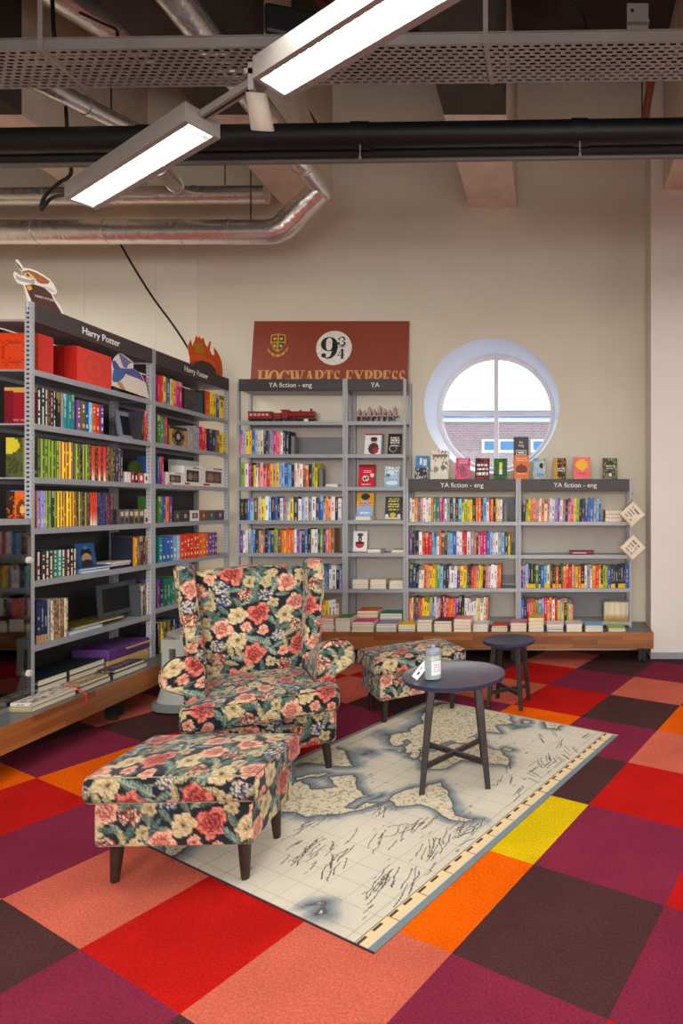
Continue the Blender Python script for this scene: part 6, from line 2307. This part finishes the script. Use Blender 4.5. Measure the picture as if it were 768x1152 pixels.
bevel(mb.build('casing', M_BLACK, jb_), .02)
mb = MB(); mb.tube([(0, 0, .08), (0, 0, 5.3 - jb_.location.z - .002)], .012, 10)
mb.build('bracket', M_BLACK, jb_)
bk_ = thing('steel_bracket', 'grey folded steel bracket above the tray at right', 'bracket', W(717, 25, 3.28))
mb = MB(); mb.box(-.058, .058, -.004, .004, -.10, .10); mb.box(-.06, .06, -.03, .006, -.02, -.005)
mb.build('plate', M_FIX, bk_)
mb = MB(); mb.tube([(-.03, -.006, .06), (-.03, .006, .06)], .01, 12)
mb.build('bolt_hole', M_BLACK, bk_)
cb = MB()
cb.tube(smooth_path([W(620, -4, 3.4), W(644, 4, 3.4), W(657, 22, 3.4), W(660, 46, 3.35), W(661, 60, 3.3)]), .008, 8)
tag(cb.build('loose_cable', M_BLACK, None, smooth='all'), 'thin black cable looping down to the tray at right', 'cable')
cb = MB()
cb.tube([W(58, -20, 3.3), W(60, 30, 3.3), W(62, 50, 3.25)], .010, 8)
cb.tube(smooth_path([W(90, 14, 3.3), W(115, 26, 3.3), W(131, 34, 3.28), W(131, 50, 3.2)]), .008, 8)
tag(cb.build('loose_cable', M_BLACK, None, smooth='all'), 'black cables dropping to the tray at upper left', 'cable')

# ================================================================== LIGHT
def area(name, loc, sx, sy, power, col=(1, .93, .84), rot=(0, 0, 0), spread=180):
    l = bpy.data.lights.new(name, 'AREA')
    l.shape = 'RECTANGLE'
    l.size, l.size_y = sx, sy
    l.energy = power
    l.color = col
    o = bpy.data.objects.new(name, l)
    C.objects.link(o)
    l.spread = math.radians(spread)
    o.location = loc
    o.rotation_euler = rot
    return o
PW = 12
for k, (x, y, pw) in enumerate(((1.6, 1.0, 1.0), (-.4, .3, 1.0), (-2.2, 1.2, .9), (2.9, 3.0, .9), (.9, -1.4, 1.0), (-1.6, -1.6, 1.0), (-4.7, 3.9, 5.5), (-4.8, .5, .7), (3.3, -.5, .8), (-.6, 2.0, 1.1), (-1.9, 1.8, 1.1), (.9, 2.1, 1.0), (1.75, 3.7, .9))):
    area('unseen_strip_fill', (x, y, 3.35), 1.5, .2, PW * pw, (1, .965, .915), (0, 0, FA))  # unseen lamps, several added to brighten the floor, bookcases and left wall
for p_, l_ in ((P1 + FD * .69, 1.34), (P2 - FD * .70, 1.36)):
    area('strip_lamp_glow', (p_.x, p_.y, ZF + .079), l_, .054, 17, (1, .97, .93), (0, 0, FA))
area('added_overhead_fill', (-.3, -1.2, 3.9), 4.0, 2.4, 40, (1, .97, .93), (math.radians(38), 0, math.radians(4)))  # broad fill lamp added above and behind the camera, no fixture there
# added fill lamps: a large one behind the camera, another at the right
area('added_front_fill', (-1.6, -4.0, 1.7), 7.0, 2.2, 125, (1.0, .985, .96), (math.radians(80), 0, math.radians(11)), 76)
area('added_side_fill', (4.0, 1.2, 2.0), 4.5, 2.0, 50, (.97, .98, 1.0), (math.radians(80), 0, math.radians(90)), 110)
w = bpy.data.worlds.new('overcast_sky')
bpy.context.scene.world = w
w.use_nodes = True
nt = w.node_tree
bg = nt.nodes['Background']
sky = nt.nodes.new('ShaderNodeTexSky')
try:
    sky.sky_type = 'NISHITA'
    sky.sun_disc = False
    sky.sun_elevation = math.radians(40)
    sky.dust_density = 4
except Exception:
    pass
mxs = nt.nodes.new('ShaderNodeMix')
mxs.data_type = 'RGBA'
mxs.inputs[0].default_value = .85
mxs.inputs[7].default_value = (.93, .97, 1.0, 1)
nt.links.new(sky.outputs[0], mxs.inputs[6])
nt.links.new(mxs.outputs[2], bg.inputs['Color'])
bg.inputs['Strength'].default_value = 1.45

# ================================================================== CAMERA
cd = bpy.data.cameras.new('camera')
cam = bpy.data.objects.new('camera', cd)
C.objects.link(cam)
cam.location = (0, 0, H)
cam.rotation_euler = (math.radians(90), 0, 0)
cd.sensor_fit = 'AUTO'
cd.sensor_width = 36
cd.lens = F / 1152 * 36
cd.shift_x = (384 - PX) / 1152
cd.shift_y = -(576 - PY) / 1152
cd.clip_start = .05
cd.clip_end = 200
sc = bpy.context.scene
sc.camera = cam
sc.view_settings.view_transform = 'Standard'
sc.view_settings.look = 'None'
sc.view_settings.exposure = 0.0
sc.cycles.max_bounces = 8
sc.cycles.diffuse_bounces = 4
sc.cycles.sample_clamp_indirect = 6
